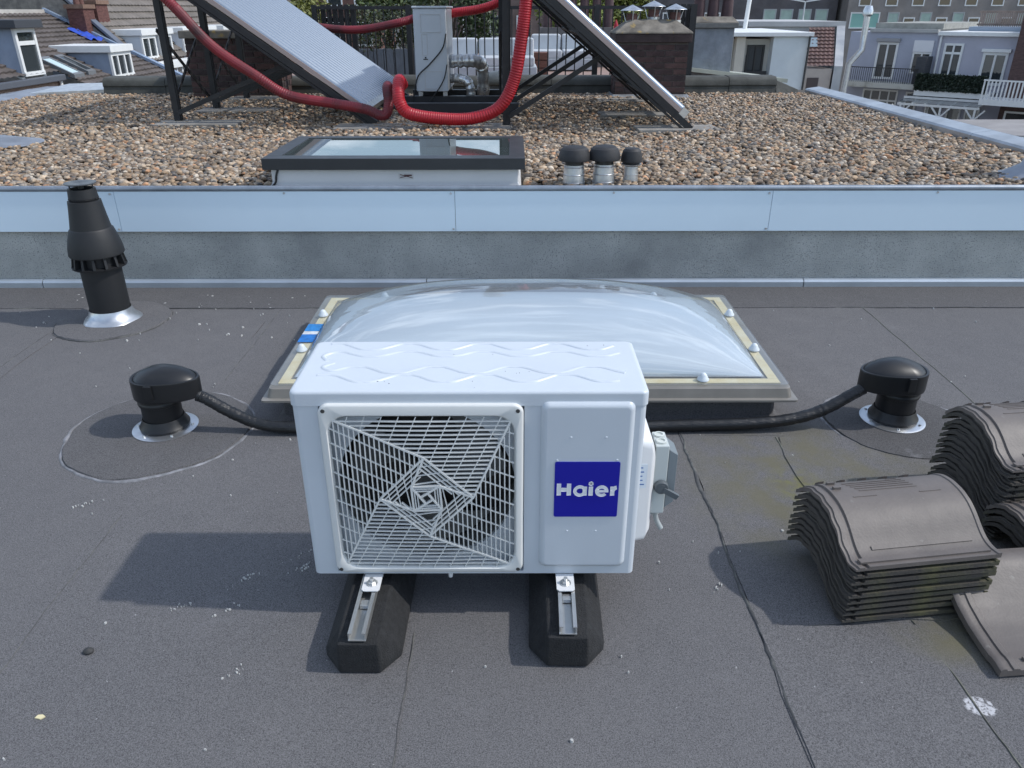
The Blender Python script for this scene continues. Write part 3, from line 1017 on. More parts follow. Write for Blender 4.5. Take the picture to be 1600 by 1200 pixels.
# brackets under the unit and the rubber blocks with channel
for (bx, cx_lo, lab, tilt) in ((-0.337 - 0.030, -0.337, 'left', 6.5), (0.222, 0.222, 'right', -1.5)):
    pass
M_ZINC = mat('zinc_plated', (0.72, 0.73, 0.72), 0.3, 0.8, var=0.15, scale=20)
def foot(cx, yfront, rz, label):
    L, W, Wt, Hh = 0.60, 0.182, 0.098, 0.095
    t = thing('rubber_foot', label, 'support block', (cx, yfront, 0.004), rz, 'rubber blocks under the white unit')
    g = G()
    def sec(y, w, wt, h, zb=0.0):
        return [(-w / 2, y, zb), (w / 2, y, zb), (w / 2, y, zb + 0.022), (wt / 2, y, h), (-wt / 2, y, h), (-w / 2, y, zb + 0.022)]
    def cham(y, k):
        w, wt = W - 0.085 * k, Wt - 0.0 * k
        return [(-w / 2, y, 0), (w / 2, y, 0), (w / 2, y, 0.022 + 0.012 * k), (Wt / 2 - 0.002 * k, y, Hh - 0.006 * k), (-Wt / 2 + 0.002 * k, y, Hh - 0.006 * k), (-w / 2, y, 0.022 + 0.012 * k)]
    g.loft([cham(0.0, 1.0), cham(0.006, 0.9), cham(0.055, 0.0), cham(L - 0.055, 0.0), cham(L, 1.0)])
    obj('block', g, M_RUBBER, t, bevel=0.005)
    g = G()
    a, b = 0.005, L - 0.02
    z = Hh + 0.0005
    g.box(-0.0205, 0.0205, a, b, z, z + 0.0025)
    g.box(-0.0205, -0.0175, a + 0.002, b, z + 0.0026, z + 0.021)
    g.box(0.0175, 0.0205, a + 0.002, b, z + 0.0026, z + 0.021)
    g.box(-0.0174, -0.0115, a + 0.002, b, z + 0.0185, z + 0.021)
    g.box(0.0115, 0.0174, a + 0.002, b, z + 0.0185, z + 0.021)
    obj('channel', g, M_ZINC, t)
    g = G(); g.box(-0.0114, 0.0114, 0.105, 0.125, z + 0.004, z + 0.016)
    obj('spring_nut', g, M_ZINC, t, bevel=0.002)
    return t
foot(-0.357, 1.318, -0.5, 'black rubber block with steel channel under the fan side of the white unit')
foot(0.128, 1.338, -1.5, 'black rubber block with steel channel under the badge side of the white unit')
for (x, rot) in ((-0.348, 0), (0.130, 0)):
    g = G()
    lx = x - AX
    g.loft([[(lx - 0.022, -0.002, -0.0035), (lx + 0.022, -0.002, -0.0035), (lx + 0.022, -0.058, -0.0035), (lx + 0.016, -0.064, -0.0035), (lx - 0.016, -0.064, -0.0035), (lx - 0.022, -0.058, -0.0035)],
            [(lx - 0.022, -0.002, -0.001), (lx + 0.022, -0.002, -0.001), (lx + 0.022, -0.058, -0.001), (lx + 0.016, -0.064, -0.001), (lx - 0.016, -0.064, -0.001), (lx - 0.022, -0.058, -0.001)]])
    g.box(lx - 0.022, lx + 0.022, -0.004, 0.24, -0.0075, -0.0036)
    br = obj('mounting_bracket', g, M_WHITE_PL, ac)
    g = G(); g.cyl((lx, -0.036, -0.0008), (lx, -0.036, 0.0008), 0.014, n=20)
    obj('washer', g, M_ZINC, br, smooth=30)
    g = G(); g.cyl((lx, -0.036, 0.001), (lx, -0.036, 0.0075), 0.0095, n=6); g.cyl((lx, -0.036, 0.0075), (lx, -0.036, 0.016), 0.0048, n=12)
    obj('bolt', g, M_ZINC, br, smooth=30)
for o_ in list(COL.objects):
    if o_.name.startswith('air_conditioner_unit'):
        pass

# ================================================================== DOME SKYLIGHT
DX0, DX1, DY0, DY1, DZ = -0.925, 1.050, 2.505, 3.555, 0.150
dome = thing('dome_skylight', 'clear acrylic dome skylight on a low felt-covered kerb behind the white unit', 'skylight', ((DX0 + DX1) / 2, (DY0 + DY1) / 2, 0))
dw, dd = (DX1 - DX0) / 2, (DY1 - DY0) / 2
def rring(i, z, r=0.03, seg=4):
    return [(x, y, z) for x, y in rrect(-dw + i, dw - i, -dd + i, dd - i, r, seg)]
g = G(); g.loft([rring(0.03, 0.001), rring(0.055, 0.02), rring(0.06, DZ - 0.045), rring(0.20, DZ - 0.045), rring(0.20, -0.002)], cap0=False, cap1=False)
obj('kerb', g, M_BIT2, dome, smooth=40)
M_FL = mat('smoked_acrylic_rim', (0.26, 0.245, 0.22), 0.32, var=0.25, scale=5, spec=0.6)
g = G(); g.loft([rring(0.0, DZ - 0.048, 0.012), rring(0.0, DZ - 0.040, 0.012), rring(0.016, DZ - 0.038, 0.02), rring(0.024, DZ - 0.004, 0.022), rring(0.030, DZ, 0.022), rring(0.150, DZ, 0.02), rring(0.150, DZ - 0.046, 0.02)], cap0=False, cap1=False)
obj('rim', g, M_FL, dome, smooth=40)
# foam gasket seen through the rim
M_YEL = mat('foam_gasket', (0.74, 0.62, 0.34), 0.8, col2=(0.80, 0.74, 0.52), scale=12, bump=0.3, bscale=120)
iw = 0.056
for (a, b, c, d) in ((-dw + iw, dw - iw, -dd + iw, -dd + iw + 0.036), (-dw + iw, dw - iw, dd - iw - 0.036, dd - iw),
                     (-dw + iw, -dw + iw + 0.036, -dd + iw + 0.037, dd - iw - 0.037), (dw - iw - 0.036, dw - iw, -dd + iw + 0.037, dd - iw - 0.037)):
    g = G(); g.box(a, b, c, d, DZ + 0.0008, DZ + 0.005)
    obj('gasket', g, M_YEL, dome)
ix, iy = dw - 0.105, dd - 0.105
def dome_pt(u, v, h, z0):
    # u,v in -1..1, denser at the rim
    k = (max(0.0, 1 - abs(u) ** 2.6) ** 0.62) * (max(0.0, 1 - abs(v) ** 2.6) ** 0.62)
    return (ix * u, iy * v, z0 + h * k)
def dome_grid(h, z0, nx=64, ny=44):
    def e(t):
        t = t * 2 - 1
        return math.sin(t * math.pi / 2)
    g = G(); g.grid(nx, ny, lambda a, b: dome_pt(e(a), e(b), h, z0))
    return g
M_DOME = glass_mat('dome_acrylic', tint=(0.88, 0.92, 0.94), rough=0.06, bump=0.28, bscale=(0.5, 2.2, 1.0), ior=1.75, through=0.88, body=(0.78, 0.82, 0.85))
obj('outer_dome', dome_grid(0.200, DZ + 0.010), M_DOME, dome, smooth=80)
M_OPAL = mat('opal_acrylic', (0.74, 0.79, 0.83), 0.22, var=0.12, scale=2.5, stretch=(0.6, 2.5, 1), spec=0.6)
obj('inner_dome', dome_grid(0.120, DZ + 0.007, 40, 28), M_OPAL, dome, smooth=80)
# clear flat rim of the dome sheet, lying on the gasket
g = G(); g.loft([rring(0.030, DZ + 0.0065, 0.02), rring(0.030, DZ + 0.0095, 0.02), rring(0.104, DZ + 0.0098, 0.02)], cap0=False, cap1=False)
obj('clear_rim', g, glass_mat('clear_acrylic_edge', tint=(0.93, 0.94, 0.93), rough=0.08, ior=1.35, through=0.9, body=(0.6, 0.6, 0.56)), dome, smooth=40)
caps = [(-dw + 0.072, -dd * 0.33), (-dw + 0.072, dd * 0.42), (dw - 0.072, -dd * 0.33), (dw - 0.072, dd * 0.42),
        (-dw * 0.33, -dd + 0.072), (dw * 0.655, -dd + 0.072), (dw * 0.18, dd - 0.072), (-dw * 0.32, dd - 0.072), (-dw * 0.68, dd - 0.072), (dw * 0.62, dd - 0.072)]
for (x, y) in caps:
    g = G(); g.lathe([(0.022, 0), (0.022, 0.004), (0.017, 0.010), (0.013, 0.020), (0.008, 0.026), (0.001, 0.028)], n=18, cap0=True, cap1=True)
    q = obj('bolt_cap', g, mat('cap_white', (0.66, 0.72, 0.76), 0.35), dome, smooth=50); q.location = (x, y, DZ + 0.0102)
# blue and white tape on the left rim
yb0 = -0.09
for k, (c, w_) in enumerate((((0.02, 0.20, 0.62), 0.085), ((0.75, 0.78, 0.80), 0.035), ((0.03, 0.26, 0.66), 0.085))):
    g = G(); g.box(-dw + 0.032, -dw + 0.098, yb0, yb0 + w_ - 0.002, DZ + 0.0103, DZ + 0.0112)
    obj('tape', g, mat('tape_%d' % k, c, 0.4, var=0.35, scale=40), dome)
    yb0 += w_

# ================================================================== CABLE COWLS AND PIPES
def cowl(x, y, rz, label, mirror=False):
    t = thing('cable_cowl', label, 'vent', (x, y, 0.010), rz, 'black swan-neck cowls beside the dome')
    s = -1 if mirror else 1
    g = G(); g.lathe([(0.078, 0.0), (0.114, 0.0), (0.115, 0.004), (0.108, 0.007), (0.080, 0.009)], n=48)
    fl = obj('flange', g, M_ALU, t, smooth=40)
    for k in range(6):
        a = R(60 * k + 10)
        g = G(); g.cyl((0.098 * math.cos(a), 0.098 * math.sin(a), 0.006), (0.098 * math.cos(a), 0.098 * math.sin(a), 0.013), 0.006, 0.004, 8)
        obj('screw', g, M_ALU, fl, smooth=30)
    g = G(); g.lathe([(0.086, 0.006), (0.088, 0.018), (0.080, 0.030), (0.074, 0.046), (0.072, 0.05)], n=40)
    obj('collar', g, M_BLACKPL, t, smooth=40)
    g = G(); g.lathe([(0.069, 0.045), (0.069, 0.105), (0.074, 0.108), (0.076, 0.115), (0.074, 0.122), (0.071, 0.126), (0.072, 0.150)], n=40)
    obj('pipe', g, M_BLACKPL, t, smooth=40)
    # hood: egg plan, wide over the pipe, drawn out towards the outlet
    def plan(k, off=0.0):
        P = []
        for i in range(48):
            a = 2 * math.pi * i / 48
            c, sn = math.cos(a), math.sin(a)
            xx = (0.082 if c < 0 else 0.168) * c
            yy = (0.088 - 0.020 * max(0, c)) * sn
            if c > 0:
                xx = 0.165 * (abs(c) ** 0.75)
            P.append((s * (xx - off) * k, yy * k))
        return P
    zb = 0.138
    g = G(); rings = []
    for k, z in ((0.93, zb), (0.99, zb + 0.004), (1.0, zb + 0.010), (1.0, zb + 0.070), (0.985, zb + 0.075), (0.93, zb + 0.0755), (0.90, zb + 0.072), (0.86, zb + 0.079), (0.7, zb + 0.093), (0.45, zb + 0.104), (0.2, zb + 0.109), (0.02, zb + 0.1105)):
        rings.append([(px, py, z) for px, py in plan(k)] if k > 0.95 else [(s * 0.042 * (1 - k) + px, py, z) for px, py in plan(k)])
    g.loft(rings)
    hd = obj('hood', g, M_BLACKPL, t, smooth=35)
    g = G(); g.box(s * 0.02 - 0.014, s * 0.02 + 0.014, -0.094, -0.084, zb + 0.02, zb + 0.073)
    obj('clip', g, M_BLACKPL, hd, bevel=0.002)
    return t
cowl(-1.285, 2.49, -6, 'black cable cowl left of the dome, its spout turned right')
cowl(1.430, 2.545, 8, 'black cable cowl right of the dome, its spout turned left', True)

M_WRAP = mat('black_wrap', (0.016, 0.017, 0.019), 0.30, var=0.3, scale=30, stretch=(1, 6, 6), bump=0.6, bscale=45)
def line_set(pts, label):
    path = smooth_path(pts, 14)
    rs = [0.0215 + 0.0005 * math.sin(i * 0.9) + 0.0008 * math.sin(i * 2.3) for i in range(len(path))]
    g = G(); g.tube(path, rs, 16)
    for i in range(10, len(path) - 2, 9):      # lapped tape edges
        p, q = path[i], path[i + 1]
        d = (q - p).normalized()
        g.cyl(p, p + d * 0.006, rs[i] + 0.0005, n=16)
    o = obj('pipe_bundle', g, M_WRAP, smooth=50)
    return tag(o, label, 'pipe')
line_set([(-1.135, 2.470, 0.152), (-1.10, 2.468, 0.135), (-1.02, 2.462, 0.085), (-0.92, 2.455, 0.042), (-0.80, 2.45, 0.030), (-0.5, 2.45, 0.027), (-0.22, 2.40, 0.027), (-0.14, 2.15, 0.06), (-0.12, 1.84, 0.20)],
         'black taped pipe bundle running from the left cowl to the white unit')
line_set([(1.285, 2.520, 0.152), (1.24, 2.512, 0.128), (1.14, 2.492, 0.078), (1.02, 2.475, 0.048), (0.85, 2.465, 0.035), (0.5, 2.46, 0.027), (0.18, 2.42, 0.027), (0.06, 2.15, 0.06), (0.05, 1.84, 0.20)],
         'black taped pipe bundle running from the right cowl to the white unit')

# ================================================================== FLUE TERMINAL
fl = thing('flue_terminal', 'matt black boiler flue terminal with aluminium foot at the left', 'flue', (-2.005, 3.61, 0.010))
g = G(); g.lathe([(0.135, 0.001), (0.132, 0.006), (0.116, 0.016), (0.104, 0.035), (0.098, 0.052), (0.0965, 0.058)], n=40)
for i, v in enumerate(g.v):
    a = math.atan2(v[1], v[0]); k = 1 + 0.035 * math.sin(5 * a) * (1 if v[2] < 0.02 else 0)
    g.v[i] = (v[0] * k, v[1] * k, v[2])
obj('foot_flashing', g, M_ALU, fl, smooth=50)
M_FLUE = mat('matt_black_paint', (0.016, 0.017, 0.019), 0.55, var=0.25, scale=5)
g = G(); g.lathe([(0.093, 0.03), (0.093, 0.33)], n=40); obj('pipe', g, M_FLUE, fl, smooth=50)
g = G(); g.lathe([(0.094, 0.272), (0.122, 0.274), (0.124, 0.280), (0.094, 0.284)], n=40)
ring = obj('fin_ring', g, M_FLUE, fl, smooth=40)
for k in range(14):
    a = 2 * math.pi * k / 14
    c, sn = math.cos(a), math.sin(a)
    c2, s2 = math.cos(a + 0.10), math.sin(a + 0.10)
    g = G(); g.add([(0.094 * c, 0.094 * sn, 0.283), (0.122 * c, 0.122 * sn, 0.282), (0.110 * c, 0.110 * sn, 0.345), (0.094 * c, 0.094 * sn, 0.345),
                    (0.094 * c2, 0.094 * s2, 0.283), (0.122 * c2, 0.122 * s2, 0.282), (0.110 * c2, 0.110 * s2, 0.345), (0.094 * c2, 0.094 * s2, 0.345)],
                   [(0, 1, 2, 3), (7, 6, 5, 4), (0, 4, 5, 1), (1, 5, 6, 2), (2, 6, 7, 3), (3, 7, 4, 0)])
    obj('fin', g, M_FLUE, ring)
g = G(); g.lathe([(0.100, 0.338), (0.122, 0.334), (0.124, 0.340), (0.120, 0.375), (0.110, 0.415), (0.097, 0.455), (0.090, 0.462), (0.084, 0.500), (0.076, 0.555), (0.072, 0.590), (0.064, 0.592)], n=44)
obj('cowl_cone', g, M_FLUE, fl, smooth=35)
g = G(); g.lathe([(0.058, 0.585), (0.064, 0.598), (0.064, 0.606), (0.060, 0.645), (0.052, 0.645), (0.052, 0.60)], n=36)
nk = obj('neck', g, M_FLUE, fl, smooth=35)
for k in range(8):
    a = 2 * math.pi * k / 8
    g = G(); g.bar((0.0648 * math.cos(a - .22), 0.0648 * math.sin(a - .22), 0.600), (0.0648 * math.cos(a + .22), 0.0648 * math.sin(a + .22), 0.600), 0.002, 0.006)
    obj('slot', g, M_DARK, nk)
g = G(); g.lathe([(0.001, 0.662), (0.06, 0.664), (0.070, 0.668), (0.069, 0.672), (0.05, 0.674), (0.02, 0.669), (0.001, 0.672)], n=36)
g.cyl((0, 0, 0.645), (0, 0, 0.665), 0.012, n=12)
for k in range(3):
    a = 2.1 * k
    g.bar((0.055 * math.cos(a), 0.055 * math.sin(a), 0.63), (0.055 * math.cos(a), 0.055 * math.sin(a), 0.667), 0.005)
obj('rain_cap', g, mat('flue_cap', (0.05, 0.055, 0.06), 0.35, var=0.3, scale=20), fl, smooth=40)

# ================================================================== ROOF TILES
M_TILE = mat('brown_grey_tile', (0.150, 0.130, 0.118), 0.55, col2=(0.10, 0.088, 0.082), scale=7, thr=(0.35, 0.8), bump=0.15, bscale=160, spots=((0.19, 0.175, 0.16), 30, 0.68), stretch=(1, 1, 1))
M_TILE_M = mat('shaded_mossy_tile', (0.062, 0.056, 0.050), 0.75, col2=(0.105, 0.105, 0.04), scale=6, thr=(0.46, 0.72), bump=0.5, bscale=110)  # base darkened to paint shade on the stacked tile ends; green is moss
KP = [(0.0, 0.026), (0.05, 0.040), (0.11, 0.058), (0.2, 0.072), (0.32, 0.078), (0.45, 0.075), (0.56, 0.064), (0.66, 0.044), (0.75, 0.020), (0.82, 0.006), (0.88, 0.001), (0.94, 0.0), (1.0, 0.004)]
def prof(s):
    for (a, za), (b, zb) in zip(KP[:-1], KP[1:]):
        if s <= b + 1e-9:
            t = (s - a) / (b - a)
            t2 = t
            return za + (zb - za) * t2
    return KP[-1][1]
def sprof(s):
    return (prof(max(0, s - .03)) + 2 * prof(s) + prof(min(1, s + .03))) / 4
TL, TW, TT = 0.385, 0.315, 0.0180
def tile_mesh(detail, flip=False):
    g = G()
    ns, nx = 26, 12
    xs_ = [-TL / 2, -TL / 2 + 0.008, -TL / 2 + 0.009, -TL / 2 + 0.022, -TL / 2 + 0.023, -TL / 2 + 0.034, -TL / 2 + 0.036, -0.05, 0.05, TL / 2 - 0.012, TL / 2 - 0.010, TL / 2]
    drop = [0.006, 0.006, 0.002, 0.002, 0.006, 0.006, 0.0, 0.0, 0.0, 0.0, -0.003, -0.003]
    rings = []
    for x, d in zip(xs_, drop):
        up_, dn = [], []
        for k in range(ns + 1):
            s = k / ns
            y = TW / 2 - TW * s
            wob = 0.002 * math.sin(s * 40) if x < -TL / 2 + 0.03 else 0
            up_.append((x + wob, y, sprof(s) - d + TT))
            dn.append((x + wob, y, sprof(s) + 0.0065 * min(1.0, max(0.0, (s - 0.55) / 0.3))))
        rings.append(up_ + dn[::-1])
    g.loft(rings)
    def block(x0, x1, s0, s1, h):
        z = max(sprof(s0), sprof(s1)) + TT
        ya, yb_ = TW / 2 - TW * s1, TW / 2 - TW * s0
        za, zb_ = sprof(s1) + TT - 0.001, sprof(s0) + TT - 0.001
        g.add([(x0, ya, za), (x1, ya, za), (x1, yb_, zb_), (x0, yb_, zb_), (x0, ya, za + h), (x1, ya, za + h), (x1, yb_, zb_ + h), (x0, yb_, zb_ + h)],
              [(0, 3, 2, 1), (4, 5, 6, 7), (0, 1, 5, 4), (1, 2, 6, 5), (2, 3, 7, 6), (3, 0, 4, 7)])
    block(-TL / 2 + 0.02, TL / 2 - 0.02, 0.905, 0.955, 0.006)
    if detail:
        for k in range(5):
            x = -TL / 2 + 0.05 + k * 0.062
            block(x, x + 0.012, 0.01, 0.075, 0.010)
        for k in range(5):
            s = 0.20 + k * 0.034
            block(-0.105 + k * 0.006, 0.065 + k * 0.004, s, s + 0.010, 0.0025)
        block(-0.11, -0.045, 0.41, 0.42, 0.0025)
        block(0.075, 0.135, 0.41, 0.42, 0.0025)
        block(0.03, 0.06, 0.155, 0.165, 0.0025)
        for s in (0.17, 0.27):
            block(-TL / 2 + 0.048, -TL / 2 + 0.068, s, s + 0.03, 0.008)
        block(-0.12, 0.15, 0.80, 0.83, 0.004)
    return mesh('roof_tile', g, smooth=40)
ME_TOP = tile_mesh(True); ME_TOP.materials.append(M_TILE)
ME_MID = tile_mesh(False); ME_MID.materials.append(M_TILE_M)
ORD = ['topmost', 'second', 'third', 'fourth', 'fifth', 'sixth', 'seventh', 'eighth', 'ninth', 'tenth', 'eleventh', 'twelfth', 'thirteenth']
def stack(cx, cy, rz, n, dz, where, group, z0=0.006):
    for k in range(n):
        o = link('roof_tile', ME_TOP if k == n - 1 else ME_MID, None)
        i = n - 1 - k
        nm = 'lowest' if i == n - 1 else ORD[i]
        j = 0.0 if k == n - 1 else 1.0
        o.location = (cx + j * rr.uniform(-0.005, 0.005), cy + j * rr.uniform(-0.004, 0.004), z0 + k * dz)
        o.rotation_euler = (0, 0, R(rz + j * rr.uniform(-1.2, 1.2)))
        if i == 0:
            lab = 'topmost brown-grey roof tile, nibs and ribs showing, ' + where
        elif nm == 'lowest':
            lab = 'mossy roof tile lying lowest on the felt ' + where
        else:
            lab = 'mossy roof tile, %s from the top, %s' % (nm, where)
        tag(o, lab, 'roof tile', group)
stack(0.995, 1.648, 8, 9, 0.0205, 'in the front stack of nine', 'tiles in the front stack')
stack(1.562, 1.985, 6, 12, 0.0205, 'in the tall stack by the right cowl', 'tiles in the tall stack')
stack(1.575, 1.70, 4, 4, 0.0205, 'in the low stack at the right edge', 'tiles in the low stack')
# single dished tile leaning in the lower right corner
g = G()
KD = [(0.0, 0.088), (0.08, 0.094), (0.16, 0.088), (0.28, 0.060), (0.42, 0.030), (0.58, 0.012), (0.74, 0.004), (0.86, 0.002), (0.90, 0.008), (0.94, 0.003), (1.0, 0.003)]
def pd(s):
    for (a, za), (b, zb) in zip(KD[:-1], KD[1:]):
        if s <= b + 1e-9:
            return za + (zb - za) * (s - a) / (b - a)
    return KD[-1][1]
def spd(s):
    return (pd(max(0, s - .025)) + 2 * pd(s) + pd(min(1, s + .025))) / 4
rings = []
W2, L2 = 0.325, 0.42
for x, d in ((0.0, 0.004), (0.006, 0.0), (0.014, 0.0), (0.016, 0.005), (0.030, 0.005), (0.032, 0.001), (0.045, 0.001), (0.050, 0.006), (0.2, 0.007), (L2, 0.007)):
    up_ = [(x + 0.035 * math.sin(s / 26 * math.pi * 0.9) * (1 if x < 0.06 else 0.0) * 0.3, W2 / 2 - W2 * s / 26, spd(s / 26) - d + 0.022) for s in range(27)]
    dn = [(p[0], p[1], spd(i / 26)) for i, p in enumerate(up_)]
    rings.append(up_ + dn[::-1])
g.loft(rings)
g.box(0.075, L2 - 0.02, -W2 / 2 + 0.022, -W2 / 2 + 0.032, 0.018, 0.028)
o = obj('roof_tile', g, M_TILE, smooth=40); o.location = (1.108, 1.462, 0.007); o.rotation_euler = (0, 0, R(5))
tag(o, 'single large roof tile lying hollow side up in front of the stacks', 'roof tile')

# ================================================================== ON THE GRAVEL ROOF
GZR = 0.528          # top of the gravel
rw = thing('roof_window', 'flat glass roof window in a dark frame on a white upstand at the gravel edge', 'skylight', (-0.636, 4.61, 0.505))
hx, hy = 0.705, 0.405
g = G(); g.loft([[(x, y, z) for x, y in rrect(-hx + i, hx - i, -hy + i, hy - i, 0.01, 2)] for i, z in ((0.018, 0.0), (0.020, 0.02), (0.034, 0.05), (0.034, 0.124), (0.10, 0.124), (0.10, 0.02))], cap0=False, cap1=True)
obj('upstand', g, M_WHITE_PL, rw, smooth=30)
M_FRM = mat('anthracite_frame', (0.035, 0.038, 0.042), 0.4, var=0.15, scale=10)
for (a, b, c, d) in ((-hx, hx, -hy, -hy + 0.10), (-hx, hx, hy - 0.07, hy), (-hx, -hx + 0.085, -hy + 0.1005, hy - 0.0705), (hx - 0.085, hx, -hy + 0.1005, hy - 0.0705)):
    g = G(); g.box(a, b, c, d, 0.122, 0.182)
    obj('frame_rail', g, M_FRM, rw, bevel=0.003)
g = G(); g.box(-hx + 0.0855, hx - 0.0855, -hy + 0.101, hy - 0.071, 0.172, 0.178)
obj('pane', g, glass_mat('roof_glass', tint=(0.66, 0.74, 0.73), rough=0.005, ior=1.9, through=0.8, body=(0.30, 0.36, 0.36)), rw)
g = G(); g.box(-hx + 0.10, hx - 0.10, -hy + 0.10, hy - 0.10, 0.03, 0.05)
obj('blind', g, mat('blind_white', (0.55, 0.60, 0.60), 0.7), rw)
g = G(); g.box(0.02, 0.10, -hy + 0.0315, -hy + 0.0335, 0.068, 0.098)
stk = obj('sticker', g, mat('sticker_pale', (0.62, 0.62, 0.62), 0.6), rw)
g = G(); g.bar((0.028, -hy + 0.031, 0.092), (0.095, -hy + 0.031, 0.074), 0.001, 0.004); g.bar((0.028, -hy + 0.0303, 0.076), (0.092, -hy + 0.0303, 0.088), 0.001, 0.004); g.box(0.05, 0.092, -hy + 0.0290, -hy + 0.0298, 0.084, 0.092)
obj('sticker_print', g, mat('print_brown', (0.10, 0.05, 0.05), 0.6), stk)
g = G(); g.tube(smooth_path([(-hx + 0.075, -hy + 0.030, 0.12), (-hx + 0.065, -hy + 0.022, 0.09), (-hx + 0.055, -hy + 0.020, 0.05), (-hx + 0.02, -hy + 0.005, 0.02)]), 0.006, 8)
obj('cable', g, M_BLACKPL, rw, smooth=50)

def mushroom(x, y, r, h, label, ring=False):
    t = thing('roof_vent', label, 'vent', (x, y, 0.505), 0, 'mushroom vents at the gravel edge')
    g = G(); g.lathe([(r * 1.12, 0.0), (r * 1.10, 0.03), (r * 0.98, h * 0.86), (r * 0.96, h)], n=32)
    for q in (0.3, 0.6, 0.9):
        g.lathe([(r * (1.115 - 0.14 * q), h * q), (r * (1.14 - 0.14 * q), h * q + 0.003), (r * (1.11 - 0.14 * q), h * q + 0.006)], n=32)
    obj('metal_sleeve', g, M_GALV, t, smooth=40)
    g = G(); g.lathe([(r * 0.93, h - 0.01), (r * 0.90, h + 0.03)], n=32)
    obj('neck', g, M_BLACKPL, t, smooth=40)
    if ring:
        g = G(); g.lathe([(r * 0.95, h + 0.004), (r * 1.42, h + 0.006), (r * 1.45, h + 0.012), (r * 0.95, h + 0.016)], n=32)
        obj('clamp_ring', g, M_GALV, t, smooth=40)
    g = G(); g.lathe([(r * 0.9, h + 0.026), (r * 1.50, h + 0.022), (r * 1.56, h + 0.030), (r * 1.50, h + 0.055), (r * 1.30, h + 0.082), (r * 1.20, h + 0.085), (r * 1.16, h + 0.088), (r * 1.0, h + 0.094), (0.002, h + 0.098)], n=36)
    obj('cap', g, mat('weathered_black', (0.030, 0.030, 0.033), 0.6, var=0.3, scale=12), t, smooth=35)
mushroom(0.338, 4.29, 0.056, 0.135, 'black mushroom vent on a metal sleeve, nearest the roof window')
mushroom(0.503, 4.31, 0.056, 0.135, 'black mushroom vent on a metal sleeve, middle of the three')
mushroom(0.657, 4.34, 0.038, 0.118, 'smallest black mushroom vent with a clamp ring, at the right end', True)

# ------------------------------------------------------------------ solar tube collectors
TILT = R(40)
M_TUBE = bpy.data.materials.new('evacuated_glass_tube')
M_TUBE.use_nodes = True
_b = M_TUBE.node_tree.nodes['Principled BSDF']
_b.inputs['Base Color'].default_value = (0.30, 0.35, 0.41, 1); _b.inputs['Metallic'].default_value = 0.5
_b.inputs['Roughness'].default_value = 0.2; _b.inputs['Coat Weight'].default_value = 1.0; _b.inputs['Coat Roughness'].default_value = 0.16
_n = M_TUBE.node_tree.nodes.new('ShaderNodeTexNoise'); _n.inputs['Scale'].default_value = 5
_r = M_TUBE.node_tree.nodes.new('ShaderNodeMapRange'); _r.inputs['To Min'].default_value = 0.24; _r.inputs['To Max'].default_value = 0.34
M_TUBE.node_tree.links.new(_n.outputs['Fac'], _r.inputs['Value']); M_TUBE.node_tree.links.new(_r.outputs['Result'], _b.inputs['Roughness'])
